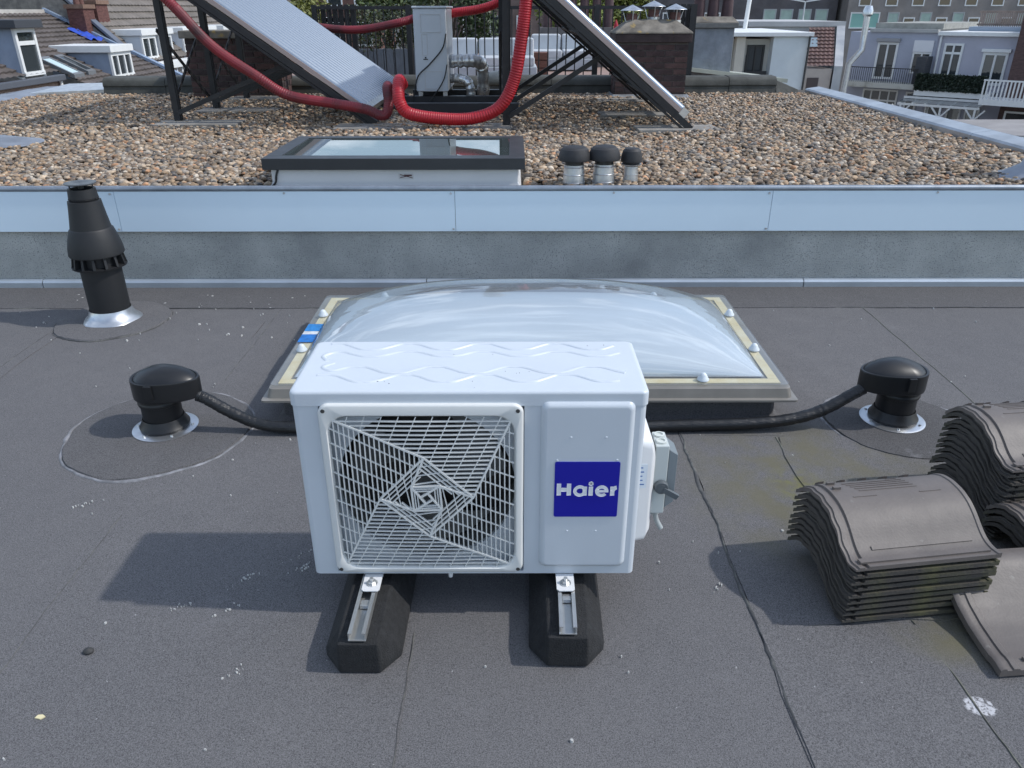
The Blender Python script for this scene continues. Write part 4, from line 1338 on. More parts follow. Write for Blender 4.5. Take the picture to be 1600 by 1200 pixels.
def collector(xlow, y0, label, tilt, nt=20, zlow=0.60, post_ys=(0.2, 1.15, 2.1), post_dx=1.66):
    t = thing('solar_collector', label, 'solar collector', (xlow, y0, GZR - 0.01))
    zo = zlow - GZR + 0.01
    TILT = R(tilt)
    d = Vector((-math.cos(TILT), 0, math.sin(TILT))); nn = Vector((math.sin(TILT), 0, math.cos(TILT)))
    P = lambda s, y, h=0.0: Vector((0, y, zo)) + d * s + nn * h
    L, sp = 2.10, 0.109
    W = nt * sp
    tub = G(); tub.cyl((0, 0, 0), d * (L - 0.08), 0.0360, n=16)
    me = mesh('glass_tube', tub, smooth=50); me.materials.append(M_TUBE)
    for k in range(nt):
        o = bpy.data.objects.new('glass_tube', me); COL.objects.link(o); o.parent = t
        o.location = P(0.05, 0.04 + k * sp, 0.055)
    g = G(); g.bar(P(0.0, W / 2, 0.045), P(0.06, W / 2, 0.045), W + 0.02, 0.075, up=nn)
    obj('tube_holder', g, M_ALU, t)
    g = G(); g.bar(P(L - 0.06, W / 2, 0.07), P(L + 0.10, W / 2, 0.07), W + 0.06, 0.14, up=nn)
    obj('manifold', g, M_BLACKMT, t, bevel=0.01)
    for y in (0.0, W / 2, W):
        g = G(); g.bar(P(-0.10, y, -0.005), P(L + 0.05, y, -0.005), 0.042, 0.05, up=nn); g.bar(P(-0.08, y, -0.045), P(L, y, -0.045), 0.03, 0.02, up=nn)
        obj('side_rail', g, M_BLACKMT, t)
    g = G(); g.bar(P(0.02, 0.0, 0.045), P(L, 0.0, 0.045), 0.012, 0.035, up=nn)
    obj('edge_strip', g, mat('strip_rose', (0.42, 0.34, 0.32), 0.45, 0.4), t)
    for s in (0.35, 1.05, 1.75):
        g = G(); g.bar(P(s, 0, -0.035), P(s, W, -0.035), 0.04, 0.03, up=nn)
        obj('cross_rail', g, M_BLACKMT, t)
    ztop = zo + post_dx * math.tan(TILT) - 0.06
    for i, y in enumerate(post_ys):
        g = G(); g.bar((-post_dx, y, 0.02), (-post_dx, y, ztop), 0.052, 0.052); g.bar((-post_dx + 0.03, y, 0.03), (-post_dx + 0.03, y, ztop), 0.012, 0.036)
        po = obj('post', g, M_BLACKMT, t)
        g = G(); g.cyl((-post_dx, y, 0.0), (-post_dx, y, 0.022), 0.062, n=20); g.cyl((-post_dx, y, 0.022), (-post_dx, y, 0.05), 0.030, n=14)
        obj('foot_plate', g, M_BLACKMT, po, smooth=40)
        sB = 0.62
        q = P(sB / math.cos(TILT) * 1.0, y, -0.05)
        g = G(); g.bar((-post_dx + 0.02, y - 0.03, 0.09), (q.x, y - 0.03, q.z), 0.03, 0.036)
        obj('brace', g, M_BLACKMT, t)
        fx = 0.055
        g = G(); g.box(fx - 0.06, fx + 0.06, y - 0.06, y + 0.06, 0.0, 0.02); g.bar((fx, y, 0.01), P(-0.06, y, -0.02), 0.05, 0.05)
        obj('toe_bracket', g, M_BLACKMT, t)
    for a, b in zip(post_ys[:-1], post_ys[1:]):
        g = G(); g.bar((-post_dx - 0.035, a, 0.12), (-post_dx - 0.035, b, ztop * 0.62), 0.010, 0.030); g.bar((-post_dx - 0.05, b, 0.12), (-post_dx - 0.05, a, ztop * 0.62), 0.010, 0.030)
        obj('cross_brace', g, M_BLACKMT, t)
    return t
collector(-1.22, 6.76, 'tube solar collector on the left, glass tubes facing up, sloping down to the right', 35.0)
collector(1.36, 6.45, 'tube solar collector on the right, seen edge-on with its dark underside', 39.0, post_dx=1.41)

SLABS = [(-2.66, 6.86, 0.70), (-2.62, 7.80, 0.75), (-2.68, 8.92, 0.75), (-1.08, 6.62, 0.74), (-0.30, 6.62, 0.56), (1.33, 6.50, 0.66), (1.1, 7.45, 0.6), (1.2, 8.62, 0.6)]
SL_L = ['under the nearest post of the left collector', 'under the middle post of the left collector', 'under the farthest post of the left collector', 'under the low front toe of the left collector',
        'under the front post between the two collectors', 'under the low front toe of the right collector', 'under the middle toe of the right collector', 'in front of the brick chimney with three hats']
for (x, y, w), lab in zip(SLABS, SL_L):
    g = G(); g.box(-w / 2, w / 2, -0.15, 0.15, 0, 0.045)
    o = obj('paving_slab', g, M_CONC, bevel=0.006); o.location = (x, y, 0.497); o.rotation_euler = (0, 0, R(rr.uniform(-2, 2)))
    tag(o, 'grey paving slab ' + lab, 'paving slab', 'slabs carrying the collectors')

# ------------------------------------------------------------------ red hoses
M_RED = mat('red_conduit', (0.46, 0.014, 0.026), 0.40, var=0.3, scale=4)
M_RED_D = mat('sooty_red_conduit', (0.22, 0.018, 0.028), 0.5, col2=(0.045, 0.015, 0.018), scale=3.0, thr=(0.38, 0.66))
def hose(pts, r, m, label, pitch=0.016):
    path = smooth_path(pts, 60)
    # resample evenly at half the rib pitch
    out = [path[0]]; acc = 0.0
    for a, b in zip(path[:-1], path[1:]):
        acc += (b - a).length
        if acc >= pitch / 2:
            out.append(b); acc = 0.0
    rs = [r * (1.0 if i % 2 else 0.94) for i in range(len(out))]
    g = G(); g.tube(out, rs, 14)
    return tag(obj('conduit_hose', g, m, smooth=25), label, 'hose')
def sc(p, k):
    return (p[0] * k, p[1] * k, 1.4 - (1.4 - p[2]) * k)
A_ = [(-3.25, 6.9, 1.95), (-2.767, 6.9, 1.468), (-2.474, 6.9, 1.138), (-2.14, 6.9, 0.903), (-1.893, 6.9, 0.752), (-1.521, 6.9, 0.686), (-1.253, 6.9, 0.640), (-1.13, 6.9, 0.590), (-1.075, 6.91, 0.600), (-1.055, 6.95, 0.68), (-1.07, 7.02, 0.79), (-1.09, 7.2, 0.80)]
hose([sc(p, 0.955) for p in A_], 0.041, M_RED_D, 'sooty dark red corrugated hose sagging in front of the left collector')
C_ = [(-0.95, 7.10, 0.82), (-0.942, 6.88, 0.868), (-0.938, 6.76, 0.80), (-0.925, 6.71, 0.71), (-0.849, 6.7, 0.625), (-0.586, 6.7, 0.585), (-0.32, 6.7, 0.590), (-0.106, 6.7, 0.675), (0.016, 6.7, 0.884), (0.076, 6.7, 1.193), (0.11, 6.7, 1.466), (0.12, 6.75, 1.75)]
hose([sc(p, 0.965) for p in C_], 0.050, M_RED, 'bright red corrugated hose looping up in front of the right collector')
B_ = [(-2.95, 8.9, 1.62), (-2.654, 8.9, 1.488), (-2.343, 8.9, 1.32), (-2.018, 8.9, 1.235), (-1.616, 8.9, 1.211), (-1.208, 8.9, 1.272), (-1.004, 8.9, 1.32)]
hose([sc(p, 1.04) for p in B_] + [(-0.90, 8.85, 1.33), (-0.78, 8.70, 1.33)], 0.043, M_RED_D, 'dark red hose hanging from the left collector to the back white unit')
B2 = [(-0.601, 8.9, 1.368), (-0.333, 8.9, 1.404), (-0.133, 8.9, 1.47), (0.02, 8.9, 1.6)]
hose([(-0.72, 8.82, 1.33)] + [sc(p, 0.985) for p in B2], 0.044, M_RED, 'bright red hose rising right from behind the back white unit')

# ------------------------------------------------------------------ second outdoor unit, beams, foil pipes
a2 = thing('air_conditioner_unit', 'tall narrow white unit seen end-on between the collectors, with foil pipes', 'air conditioner', (-0.775, 7.98, 0.505))
g = G(); g.box(-0.155, 0.155, 0, 0.82, 0.175, 0.905); obj('casing', g, M_WHITE, a2, bevel=0.012)
g = G(); g.box(-0.165, 0.165, -0.01, 0.83, 0.9055, 0.925); obj('top_cover', g, M_WHITE, a2, bevel=0.006)
for (x0, x1, z0_, z1_) in ((-0.09, 0.105, 0.70, 0.86), (-0.085, -0.03, 0.50, 0.69), (-0.07, 0.10, 0.20, 0.36)):
    g = G()
    for (a, b, c, d_) in ((x0, x1, z0_, z0_ + 0.006), (x0, x1, z1_ - 0.006, z1_), (x0, x0 + 0.006, z0_ + 0.0061, z1_ - 0.0061), (x1 - 0.006, x1, z0_ + 0.0061, z1_ - 0.0061)):
        g.box(a, b, -0.004, 0.002, c, d_)
    obj('panel_outline', g, mat('enamel_shade', (0.58, 0.60, 0.62), 0.45), a2)
g = G(); g.box(-0.075, -0.03, -0.0035, -0.0005, 0.462, 0.470); g.box(-0.060, -0.045, -0.0035, -0.0005, 0.474, 0.486)
obj('small_print', g, M_DARK, a2)
g = G(); g.tube(smooth_path([(0.15, -0.008, 0.69), (0.11, -0.012, 0.56), (-0.02, -0.014, 0.42), (-0.13, -0.014, 0.32), (-0.172, -0.014, 0.18), (-0.20, -0.02, 0.04)]), 0.006, 8)
obj('power_cable', g, M_BLACKPL, a2, smooth=50)
g = G(); g.tube(smooth_path([(0.15, -0.008, 0.42), (0.12, -0.012, 0.30), (0.06, -0.014, 0.20), (-0.02, -0.03, 0.10), (-0.06, -0.03, 0.04)]), 0.005, 8)
obj('power_cable', g, M_BLACKPL, a2, smooth=50)
for (x, y) in ((-0.12, 0.06), (0.12, 0.06), (-0.12, 0.75), (0.12, 0.75)):
    g = G(); g.box(x - 0.02, x + 0.02, y - 0.03, y + 0.03, 0.132, 0.174); obj('leg', g, M_GALV, a2)
M_BEAM = mat('black_steel', (0.020, 0.022, 0.028), 0.45, var=0.3, scale=8)
for (x0, x1, y, z, lab) in ((-1.02, 0.06, 7.42, 0.0, 'black steel beam lying on the gravel in front of the back unit'), (-1.05, 0.05, 8.06, 0.0, 'black steel beam directly under the front of the back unit'), (-1.05, 0.05, 8.72, 0.0, 'black steel beam under the rear of the back unit')):
    g = G(); g.box(x0, x1, y - 0.05, y - 0.042, 0.53, 0.635); g.box(x0, x1, y - 0.0415, y + 0.04, 0.625, 0.635); g.box(x0, x1, y - 0.0415, y + 0.04, 0.518, 0.529)
    tag(obj('steel_beam', g, M_BEAM), lab, 'beam')
M_FOIL = mat('foil_wrap', (0.75, 0.77, 0.78), 0.28, 0.75, var=0.35, scale=14, bump=1.0, bscale=22)
def foil(pts, r, label):
    path = smooth_path(pts, 8)
    g = G(); g.tube(path, [r * (1 + 0.08 * math.sin(i * 1.7) + rr.uniform(-.05, .05)) for i in range(len(path))], 12)
    tag(obj('foil_pipe', g, M_FOIL, smooth=50), label, 'pipe')
foil([(-0.62, 8.3, 0.935), (-0.45, 8.3, 0.94), (-0.34, 8.32, 0.93), (-0.30, 8.4, 0.86), (-0.30, 8.45, 0.6)], 0.062, 'foil wrapped pipe leaving the back unit at mid height')
foil([(-0.62, 8.25, 0.78), (-0.52, 8.22, 0.78), (-0.43, 8.2, 0.74), (-0.41, 8.2, 0.62), (-0.41, 8.22, 0.5)], 0.045, 'crumpled foil elbow low beside the back unit')
g = G(); g.lathe([(0.001, 0.0), (0.055, 0.003), (0.066, 0.02), (0.066, 0.24), (0.055, 0.262), (0.001, 0.266)], n=20)
o = obj('insulation_roll', g, mat('roll_white', (0.72, 0.75, 0.72), 0.6, var=0.2, scale=10), smooth=50); o.rotation_euler = (0, R(82), 0); o.location = (-0.36, 8.6, 0.735)
tag(o, 'white roll lying beside the foil elbow and black post', 'roll')
for (x, y, lab) in ((-0.10, 8.18, 'black steel post just right of the foil pipes'), (-0.045, 7.9, 'black steel post nearest the bright red loop'), ):
    g = G(); g.box(x - 0.03, x + 0.03, y - 0.03, y + 0.03, 0.50, 1.66); g.box(x - 0.07, x + 0.07, y - 0.07, y + 0.07, 0.512, 0.535)
    tag(obj('steel_post', g, M_BEAM), lab, 'post')

# lead-dressed penetrations
g = G(); g.lathe([(0.001, 0.045), (0.12, 0.045), (0.30, 0.035), (0.44, 0.018), (0.46, 0.006)], n=40)
for i, v in enumerate(g.v):
    a = math.atan2(v[1], v[0]); k = 1 + 0.06 * math.sin(3 * a + 1) + 0.03 * math.sin(8 * a)
    g.v[i] = (v[0] * k, v[1] * k * 0.75, v[2] + 0.006 * math.sin(a * 5))
o = obj('lead_flashing', g, M_LEAD, smooth=60); o.location = (-3.92, 5.78, 0.525); tag(o, 'dressed lead sheet lying on the gravel at the left edge', 'flashing')
lc = thing('lead_slate', 'lead sleeve round a pipe at the right end of the gravel edge', 'flashing', (3.06, 4.52, 0.52))
g = G(); g.lathe([(0.26, 0.0), (0.20, 0.02), (0.12, 0.07), (0.085, 0.16), (0.075, 0.28)], n=28); obj('sleeve', g, M_LEAD, lc, smooth=60)
g = G(); g.lathe([(0.07, 0.2), (0.07, 0.42), (0.055, 0.43), (0.001, 0.43)], n=24); obj('pipe', g, mat('pvc_grey', (0.3, 0.3, 0.3), 0.5), lc, smooth=40)

# ------------------------------------------------------------------ roof edges
e = thing('zinc_roof_edge', 'pale zinc capping along the right edge of the gravel roof', 'roof edge', (3.47, 4.15, 0.5))
for k in range(3):
    a, b = 0.0 + k * 1.8, 1.795 + k * 1.8
    g = G(); g.loft([[(-0.06, y, -0.02), (-0.06, y, 0.055), (-0.045, y, 0.07), (0.10, y, 0.09), (0.12, y, 0.08), (0.12, y, -0.02)] for y in (a, b)])
    obj('capping', g, mat('zinc_light', (0.50, 0.53, 0.56), 0.42, 0.55, var=0.3, scale=4), e, smooth=25)
e = thing('lead_roof_edge', 'blue-grey lead kerb along the left edge of the gravel roof', 'roof edge', (-5.42, 4.15, 0.5))
for k in range(4):
    a, b = k * 1.5, 1.49 + k * 1.5
    g = G(); g.grid(10, 10, lambda u, v: (-0.30 + 0.42 * u + 0.015 * math.sin(v * 9 + k), a + (b - a) * v, 0.055 - 0.05 * u * u + 0.008 * math.sin(v * 12 + u * 5)))
    g.box(-0.32, -0.305, a, b, -0.1, 0.055)
    obj('lead_sheet', g, M_LEAD, e, smooth=50)
pk = thing('felt_parapet', 'low rounded parapet covered in dark felt along the back of the gravel roof', 'parapet', (0, 9.62, 0.5))
M_PAR = mat('weathered_felt', (0.085, 0.088, 0.080), 0.85, var=0.45, scale=5, bump=0.6, bscale=60)
edges_p = [-4.72, -4.0, -3.3, -2.55, -1.8, -1.05, -0.3, 0.45, 1.2, 1.95, 2.5, 3.05]
for a, b in zip(edges_p[:-1], edges_p[1:]):
    j = rr.uniform(-0.008, 0.008)
    sec = lambda x: [(x, -0.21, 0.0), (x, -0.17, 0.02), (x, -0.15, 0.10 + j), (x, -0.16, 0.115 + j), (x, -0.15, 0.165 + j), (x, -0.11, 0.20 + j), (x, 0.10, 0.205 + j), (x, 0.14, 0.17), (x, 0.14, 0.0)]
    g = G(); g.loft([sec(a + 0.003), sec(b - 0.003)])
    obj('felt_section', g, M_PAR, pk, smooth=40)
g = G(); g.loft([[(3.05, -0.2, 0.0), (3.05, -0.1, 0.16), (3.05, 0.14, 0.18), (3.05, 0.14, 0)], [(3.32, -0.15, 0.0), (3.32, -0.1, 0.06), (3.32, 0.14, 0.07), (3.32, 0.14, 0)]])
obj('felt_section', g, M_PAR, pk)
g = G(); g.loft([[(-5.5, -0.6, 0.0), (-5.5, -0.6, 0.03), (-5.5, 0.3, 0.06), (-5.5, 0.3, 0)], [(-4.7, -0.35, 0.0), (-4.7, -0.35, 0.05), (-4.7, 0.3, 0.08), (-4.7, 0.3, 0)]])
o = obj('zinc_gutter_tray', g, M_GALV); o.location = (0, 9.9, 0.52); tag(o, 'flat zinc tray at the far left corner of the gravel roof', 'tray')

# ------------------------------------------------------------------ brick chimneys
BRM = [mat('brick_a', (0.085, 0.052, 0.050), 0.85, var=0.5, scale=9, bump=0.6, bscale=70), mat('brick_b', (0.065, 0.045, 0.046), 0.85, var=0.5, scale=9, bump=0.6, bscale=70), mat('brick_c', (0.105, 0.060, 0.055), 0.85, var=0.4, scale=9, bump=0.6, bscale=70)]
M_MORT = mat('mortar', (0.14, 0.125, 0.115), 0.95, var=0.3, scale=20)
M_FLAUN = mat('flaunching', (0.26, 0.235, 0.20), 0.9, col2=(0.11, 0.10, 0.085), scale=6, bump=0.6, bscale=50, spots=((0.33, 0.24, 0.10), 9, 0.62))
M_POT = mat('terracotta_pot', (0.17, 0.085, 0.072), 0.8, var=0.4, scale=12)
BM = {}
def brick_mesh(l, d):
    k = (round(l, 3), round(d, 3))
    if k not in BM:
        g = G(); g.box(-l / 2, l / 2, -d / 2, d / 2, 0, 0.052)
        BM[k] = [mesh('brick', g) for _ in range(3)]
        for m_, q in zip(BRM, BM[k]):
            q.materials.append(m_)
    return rr.choice(BM[k])
def brick_stack(t, w, d, z0, z1):
    """courses of single bricks on three faces round a mortar core"""
    g = G(); g.box(-w / 2 + 0.008, w / 2 - 0.008, 0.008, d, z0, z1)
    obj('core', g, M_MORT, t)
    n = int((z1 - z0) / 0.062)
    for c in range(n):
        z = z0 + 0.005 + c * 0.062
        for face in ('front', 'left', 'right'):
            run = w if face == 'front' else d - 0.055
            x = 0.0
            first = True
            while x < run - 0.03:
                l = 0.21
                if first and c % 2:
                    l = 0.105
                first = False
                l = min(l, run - x)
                if run - x - l < 0.05:
                    l = run - x
                me = brick_mesh(l - 0.010, 0.05)
                o = bpy.data.objects.new('brick', me); COL.objects.link(o); o.parent = t
                j = rr.uniform(-0.003, 0.002)
                if face == 'front':
                    o.location = (-w / 2 + x + l / 2, 0.025 + j, z)
                elif face == 'left':
                    o.location = (-w / 2 + 0.025 + j, 0.055 + x + l / 2, z); o.rotation_euler = (0, 0, R(90))
                else:
                    o.location = (w / 2 - 0.025 - j, 0.055 + x + l / 2, z); o.rotation_euler = (0, 0, R(90))
                x += l
ch = thing('brick_chimney', 'dark brick chimney with three metal hats at the back of the gravel roof', 'chimney', (1.53, 9.10, 0.5))
brick_stack(ch, 0.78, 0.46, 0.0, 0.575)
g = G(); g.box(-0.415, 0.415, -0.03, 0.50, 0.576, 0.66); obj('corbel', g, mat('corbel_brick', (0.075, 0.052, 0.050), 0.85, var=0.5, scale=9, bump=0.6, bscale=60), ch, bevel=0.008)
g = G(); g.loft([[(-0.425, -0.04, 0.661), (0.425, -0.04, 0.661), (0.425, 0.51, 0.661), (-0.425, 0.51, 0.661)], [(-0.41, -0.03, 0.685), (0.41, -0.03, 0.685), (0.41, 0.50, 0.685), (-0.41, 0.50, 0.685)], [(-0.25, 0.14, 0.80), (0.25, 0.14, 0.80), (0.25, 0.34, 0.80), (-0.25, 0.34, 0.80)]])
obj('flaunching', g, M_FLAUN, ch, bevel=0.012)
for x, y, dz in ((-0.22, 0.20, 0.0), (0.02, 0.24, 0.04), (0.25, 0.20, 0.01)):
    g = G(); g.lathe([(0.062, 0.72), (0.060, 0.84 + dz), (0.056, 0.86 + dz), (0.046, 0.86 + dz), (0.046, 0.74)], n=20)
    pt = obj('chimney_pot', g, M_POT, ch, smooth=40); pt.location = (x, y, 0)
    g = G(); g.lathe([(0.064, 0.755 + dz), (0.068, 0.757 + dz), (0.068, 0.783 + dz), (0.064, 0.785 + dz)], n=20)
    g.lathe([(0.001, 0.945 + dz), (0.125, 0.890 + dz), (0.127, 0.886 + dz), (0.001, 0.936 + dz)], n=24)
    for k in range(3):
        a = 2.1 * k + 0.5
        g.bar((0.068 * math.cos(a), 0.068 * math.sin(a), 0.77 + dz), (0.112 * math.cos(a), 0.112 * math.sin(a), 0.892 + dz), 0.012, 0.003)
    hat = obj('metal_hat', g, M_GALV, pt, smooth=40)
g = G(); g.loft([[(-0.41, -0.02, 0.05), (0.41, -0.02, 0.05), (0.41, 0.49, 0.05), (-0.41, 0.49, 0.05)], [(-0.44, -0.16, 0.012), (0.46, -0.15, 0.012), (0.45, 0.5, 0.012), (-0.47, 0.5, 0.012)]], cap0=False, cap1=False)
obj('lead_apron', g, mat('lead_apron', (0.42, 0.44, 0.46), 0.45, 0.4, var=0.4, scale=9, bump=0.8, bscale=12), ch)
ch2 = thing('brick_chimney', 'broad dark brick stack standing in shade under the left collector', 'chimney', (-3.05, 9.12, 0.5))
brick_stack(ch2, 1.02, 0.42, 0.0, 0.62)
g = G(); g.box(-0.55, 0.55, -0.04, 0.46, 0.621, 0.70); obj('capping', g, M_FLAUN, ch2, bevel=0.01)

# ================================================================== BEHIND THE GRAVEL ROOF
# terrace roof next door
g = G(); g.box(-4.6, 2.3, 10.15, 22.0, GZ, 0.36)
dk = struct(obj('terrace_deck', g, mat('pink_decking', (0.36, 0.25, 0.21), 0.8, var=0.3, scale=3, stretch=(1, 12, 1))))
# black railing
fn = thing('metal_railing', 'black vertical-bar railing behind the felt parapet', 'railing', (0, 10.02, 0.52))
RX0, RX1 = -2.32, 2.12
for z in (0.12, 0.90):
    g = G(); g.box(RX0, RX1, -0.02, 0.02, z - 0.018, z + 0.018); obj('rail', g, M_BLACKMT, fn)
k = 0
x = RX0 + 0.05
while x < RX1 - 0.03:
    g = G(); g.cyl((x, 0, 0.138), (x, 0, 0.882), 0.0075, n=6); obj('bar', g, M_BLACKMT, fn)
    x += 0.108
for x in (RX0, -1.22, -0.12, 1.0, RX1):
    g = G(); g.box(x - 0.028, x + 0.028, -0.030, 0.030, -0.155, 0.93); obj('post', g, M_BLACKMT, fn)
for (x0, nn_, lab) in ((-2.27, 6, 'black slatted screen at the left end of the railing'), (1.86, 5, 'black slatted screen behind the hatted chimney')):
    t = thing('slatted_screen', lab, 'screen', (x0, 10.12, 0.365))
    for k in range(nn_):
        g = G(); g.box(k * 0.07, k * 0.07 + 0.055, 0, 0.025, 0.0, 1.09); obj('slat', g, M_BLACKMT, t)
    for z in (0.2, 0.9):
        g = G(); g.box(0, nn_ * 0.07 - 0.015, 0.026, 0.05, z, z + 0.05); obj('batten', g, M_BLACKMT, t)
# planter of grey boards with an evergreen hedge
pl = thing('plank_planter', 'grey plank planter behind the railing, left of the back unit', 'planter', (-1.98, 10.45, 0.36))
for k in range(9):
    g = G(); g.box(k * 0.125, k * 0.125 + 0.118, 0, 0.03, 0.0, 0.60); obj('plank', g, mat('grey_plank', (0.21, 0.235, 0.27), 0.7, var=0.25, scale=8, stretch=(6, 6, 1)), pl, bevel=0.003)
g = G(); g.box(0.0, 1.12, 0.031, 0.42, 0.02, 0.55); obj('soil_box', g, mat('soil', (0.05, 0.035, 0.025), 0.95), pl)
def leaves(n, fn_, size, seed, asp=0.45):
    rg = random.Random(seed)
    V, F = [], []
    for i in range(n):
        c = Vector(fn_(rg))
        s = size * rg.uniform(0.6, 1.3)
        d = Vector((rg.gauss(0, 1), rg.gauss(0, 1), rg.gauss(0, 0.7))).normalized()
        u = d.orthogonal().normalized()
        u = Matrix.Rotation(rg.uniform(0, 6.28), 3, d) @ u
        o = len(V)
        V += [c - d * s, c + u * s * asp + d * s * 0.1, c + d * s, c - u * s * asp + d * s * 0.1]
        F += [(o, o + 1, o + 2, o + 3)]
    g = G(); g.v = [tuple(v) for v in V]; g.f = F
    return g
def leaf_mat(name, c1, c2, rough=0.5):
    m = mat(name, c1, rough, col2=c2, scale=9, thr=(0.35, 0.65))
    return m
hd = thing('evergreen_hedge', 'speckled evergreen hedge growing in the grey plank planter', 'hedge', (-1.42, 10.68, 0.91))
M_LEAF = leaf_mat('hedge_leaf', (0.10, 0.12, 0.045), (0.025, 0.035, 0.018), 0.35)
o = link('foliage', mesh('foliage', leaves(2600, lambda q: (q.uniform(-0.58, 0.55), q.gauss(0, 0.11), q.uniform(0.0, 0.56) * (1 - 0.12 * q.random())), 0.026, 5), recalc=False), M_LEAF, hd); o['kind'] = 'stuff'
for k in range(9):
    x = -0.52 + k * 0.13
    g = G(); g.tube([(x, 0, 0.0), (x + rr.uniform(-.04, .04), rr.uniform(-.04, .04), 0.25), (x + rr.uniform(-.07, .07), rr.uniform(-.06, .06), 0.55)], [0.01, 0.008, 0.004], 6)
    obj('stem', g, mat('bark', (0.07, 0.05, 0.035), 0.9), hd)
# terrace furniture
t = thing('planter_box', 'red-brown planter box on the terrace behind the red loop', 'planter', (0.27, 14.4, 0.36))
for z in range(3):
    g = G(); g.box(-0.36, 0.36, 0, 0.4, 0.004 + z * 0.125, 0.118 + z * 0.125); obj('board', g, mat('brown_board', (0.16, 0.07, 0.05), 0.7, var=0.3, scale=6, stretch=(1, 8, 8)), t, bevel=0.004)
def sofa(x, y, w, label):
    t = thing('lounge_sofa', label, 'sofa', (x, y, 0.36), 0, 'white sofas on the terrace')
    mw = mat('sofa_white', (0.52, 0.55, 0.58), 0.7, var=0.1, scale=4); mg = mat('sofa_grey', (0.42, 0.46, 0.50), 0.8, var=0.15, scale=6)
    g = G(); g.box(-w / 2, w / 2, 0, 0.8, 0.02, 0.22); obj('base', g, mg, t, bevel=0.02)
    k = max(2, int(w / 0.7))
    for i in range(k):
        a = -w / 2 + 0.02 + i * (w - 0.04) / k
        g = G(); g.box(a, a + (w - 0.04) / k - 0.02, 0.02, 0.6, 0.2205, 0.36); obj('seat_cushion', g, mw, t, bevel=0.03)
        g = G(); g.box(a, a + (w - 0.04) / k - 0.02, 0.605, 0.78, 0.2205, 0.62); obj('back_cushion', g, mw, t, bevel=0.04)
sofa(-0.55, 13.2, 1.9, 'long white lounge sofa on the terrace behind the foil pipes')
sofa(0.95, 15.4, 1.2, 'short white lounge sofa right of the brown planter')
par = thing('parasol', 'closed red parasol leaning on the terrace behind the right collector', 'parasol', (1.35, 11.0, 0.36))
g = G(); g.lathe([(0.03, 0.25), (0.055, 0.30), (0.05, 0.6), (0.03, 0.85), (0.004, 0.92)], n=10); obj('canopy', g, mat('parasol_red', (0.45, 0.03, 0.05), 0.7), par, smooth=40)
g = G(); g.cyl((0, 0, 0), (0, 0, 0.3), 0.012, n=8); g.lathe([(0.001, 0.0), (0.12, 0.0), (0.12, 0.04), (0.001, 0.045)], n=16); obj('stand', g, M_GALV, par)

# grey rendered chimney with pots
gc = thing('rendered_chimney', 'grey rendered chimney with tall dark pots behind the hatted one', 'chimney', (2.72, 11.35, 0.0))
g = G(); g.box(-0.27, 0.27, 0, 0.4, 0.3, 1.17); obj('shaft', g, mat('blue_grey_render', (0.30, 0.33, 0.37), 0.85, col2=(0.20, 0.22, 0.24), scale=5, bump=0.6, bscale=40), gc, bevel=0.01)
g = G(); g.box(-0.31, 0.31, -0.04, 0.44, 1.171, 1.235); obj('cornice', g, mat('stone_grey', (0.20, 0.20, 0.19), 0.9, var=0.3, scale=8), gc, bevel=0.01)
g = G(); g.loft([[(-0.31, -0.04, 1.236), (0.31, -0.04, 1.236), (0.31, 0.44, 1.236), (-0.31, 0.44, 1.236)], [(-0.24, 0.05, 1.31), (0.24, 0.05, 1.31), (0.24, 0.35, 1.31), (-0.24, 0.35, 1.31)]]); obj('flaunching', g, M_FLAUN, gc, bevel=0.01)
for x in (-0.19, 0.0, 0.19):
    g = G(); g.lathe([(0.080, 1.28), (0.070, 1.55), (0.075, 1.75), (0.06, 1.75), (0.055, 1.4)], n=18); q = obj('chimney_pot', g, mat('plum_pot', (0.085, 0.05, 0.055), 0.7, var=0.3, scale=9), gc, smooth=40); q.location = (x, 0.2, 0)
g = G(); g.bar((2.2, 11.6, 0.68), (3.75, 11.9, 0.50), 0.9, 0.05)
tag(obj('lean_to_roof', g, mat('pale_sheet', (0.40, 0.42, 0.36), 0.7, var=0.2, scale=4)), 'thin pale sloping roof sheet beside the grey chimney', 'roof')
pots = thing('chimney_pots', 'row of dark chimney pots on a far stack behind the railing', 'chimney', (1.3, 16.5, 0.36))
g = G(); g.box(-0.75, 0.75, 0, 0.5, 0, 0.72); obj('stack', g, mat('far_stack', (0.16, 0.15, 0.15), 0.9, var=0.3, scale=5), pots)
for k in range(6):
    g = G(); g.lathe([(0.095, 0.72), (0.085, 1.25), (0.09, 1.5), (0.001, 1.5)], n=14); q = obj('chimney_pot', g, mat('plum_pot', (0, 0, 0)), pots, smooth=40); q.location = (-0.6 + k * 0.24, 0.25, 0)

# ------------------------------------------------------------------ houses on the left
M_BRK = mat('far_brick', (0.24, 0.15, 0.11), 0.9, var=0.4, scale=3, bump=0.3, bscale=20)
M_BRKP = mat('far_pink_brick', (0.40, 0.28, 0.22), 0.9, var=0.4, scale=9, stretch=(1, 1, 4))
M_WIN_W = mat('window_paint', (0.78, 0.79, 0.78), 0.5, var=0.06, scale=4)
M_CHEEK = mat('blue_grey_cheek', (0.30, 0.36, 0.46), 0.6, var=0.15, scale=3)
M_RT = mat('brown_pantile', (0.135, 0.115, 0.105), 0.75, col2=(0.085, 0.072, 0.066), scale=1.3, bump=0.2, bscale=30)
M_RT2 = mat('grey_pantile', (0.20, 0.175, 0.155), 0.75, col2=(0.13, 0.115, 0.10), scale=1.1, bump=0.2, bscale=30)
M_RT3 = mat('red_brown_pantile', (0.15, 0.085, 0.075), 0.7, col2=(0.09, 0.055, 0.05), scale=1.3)
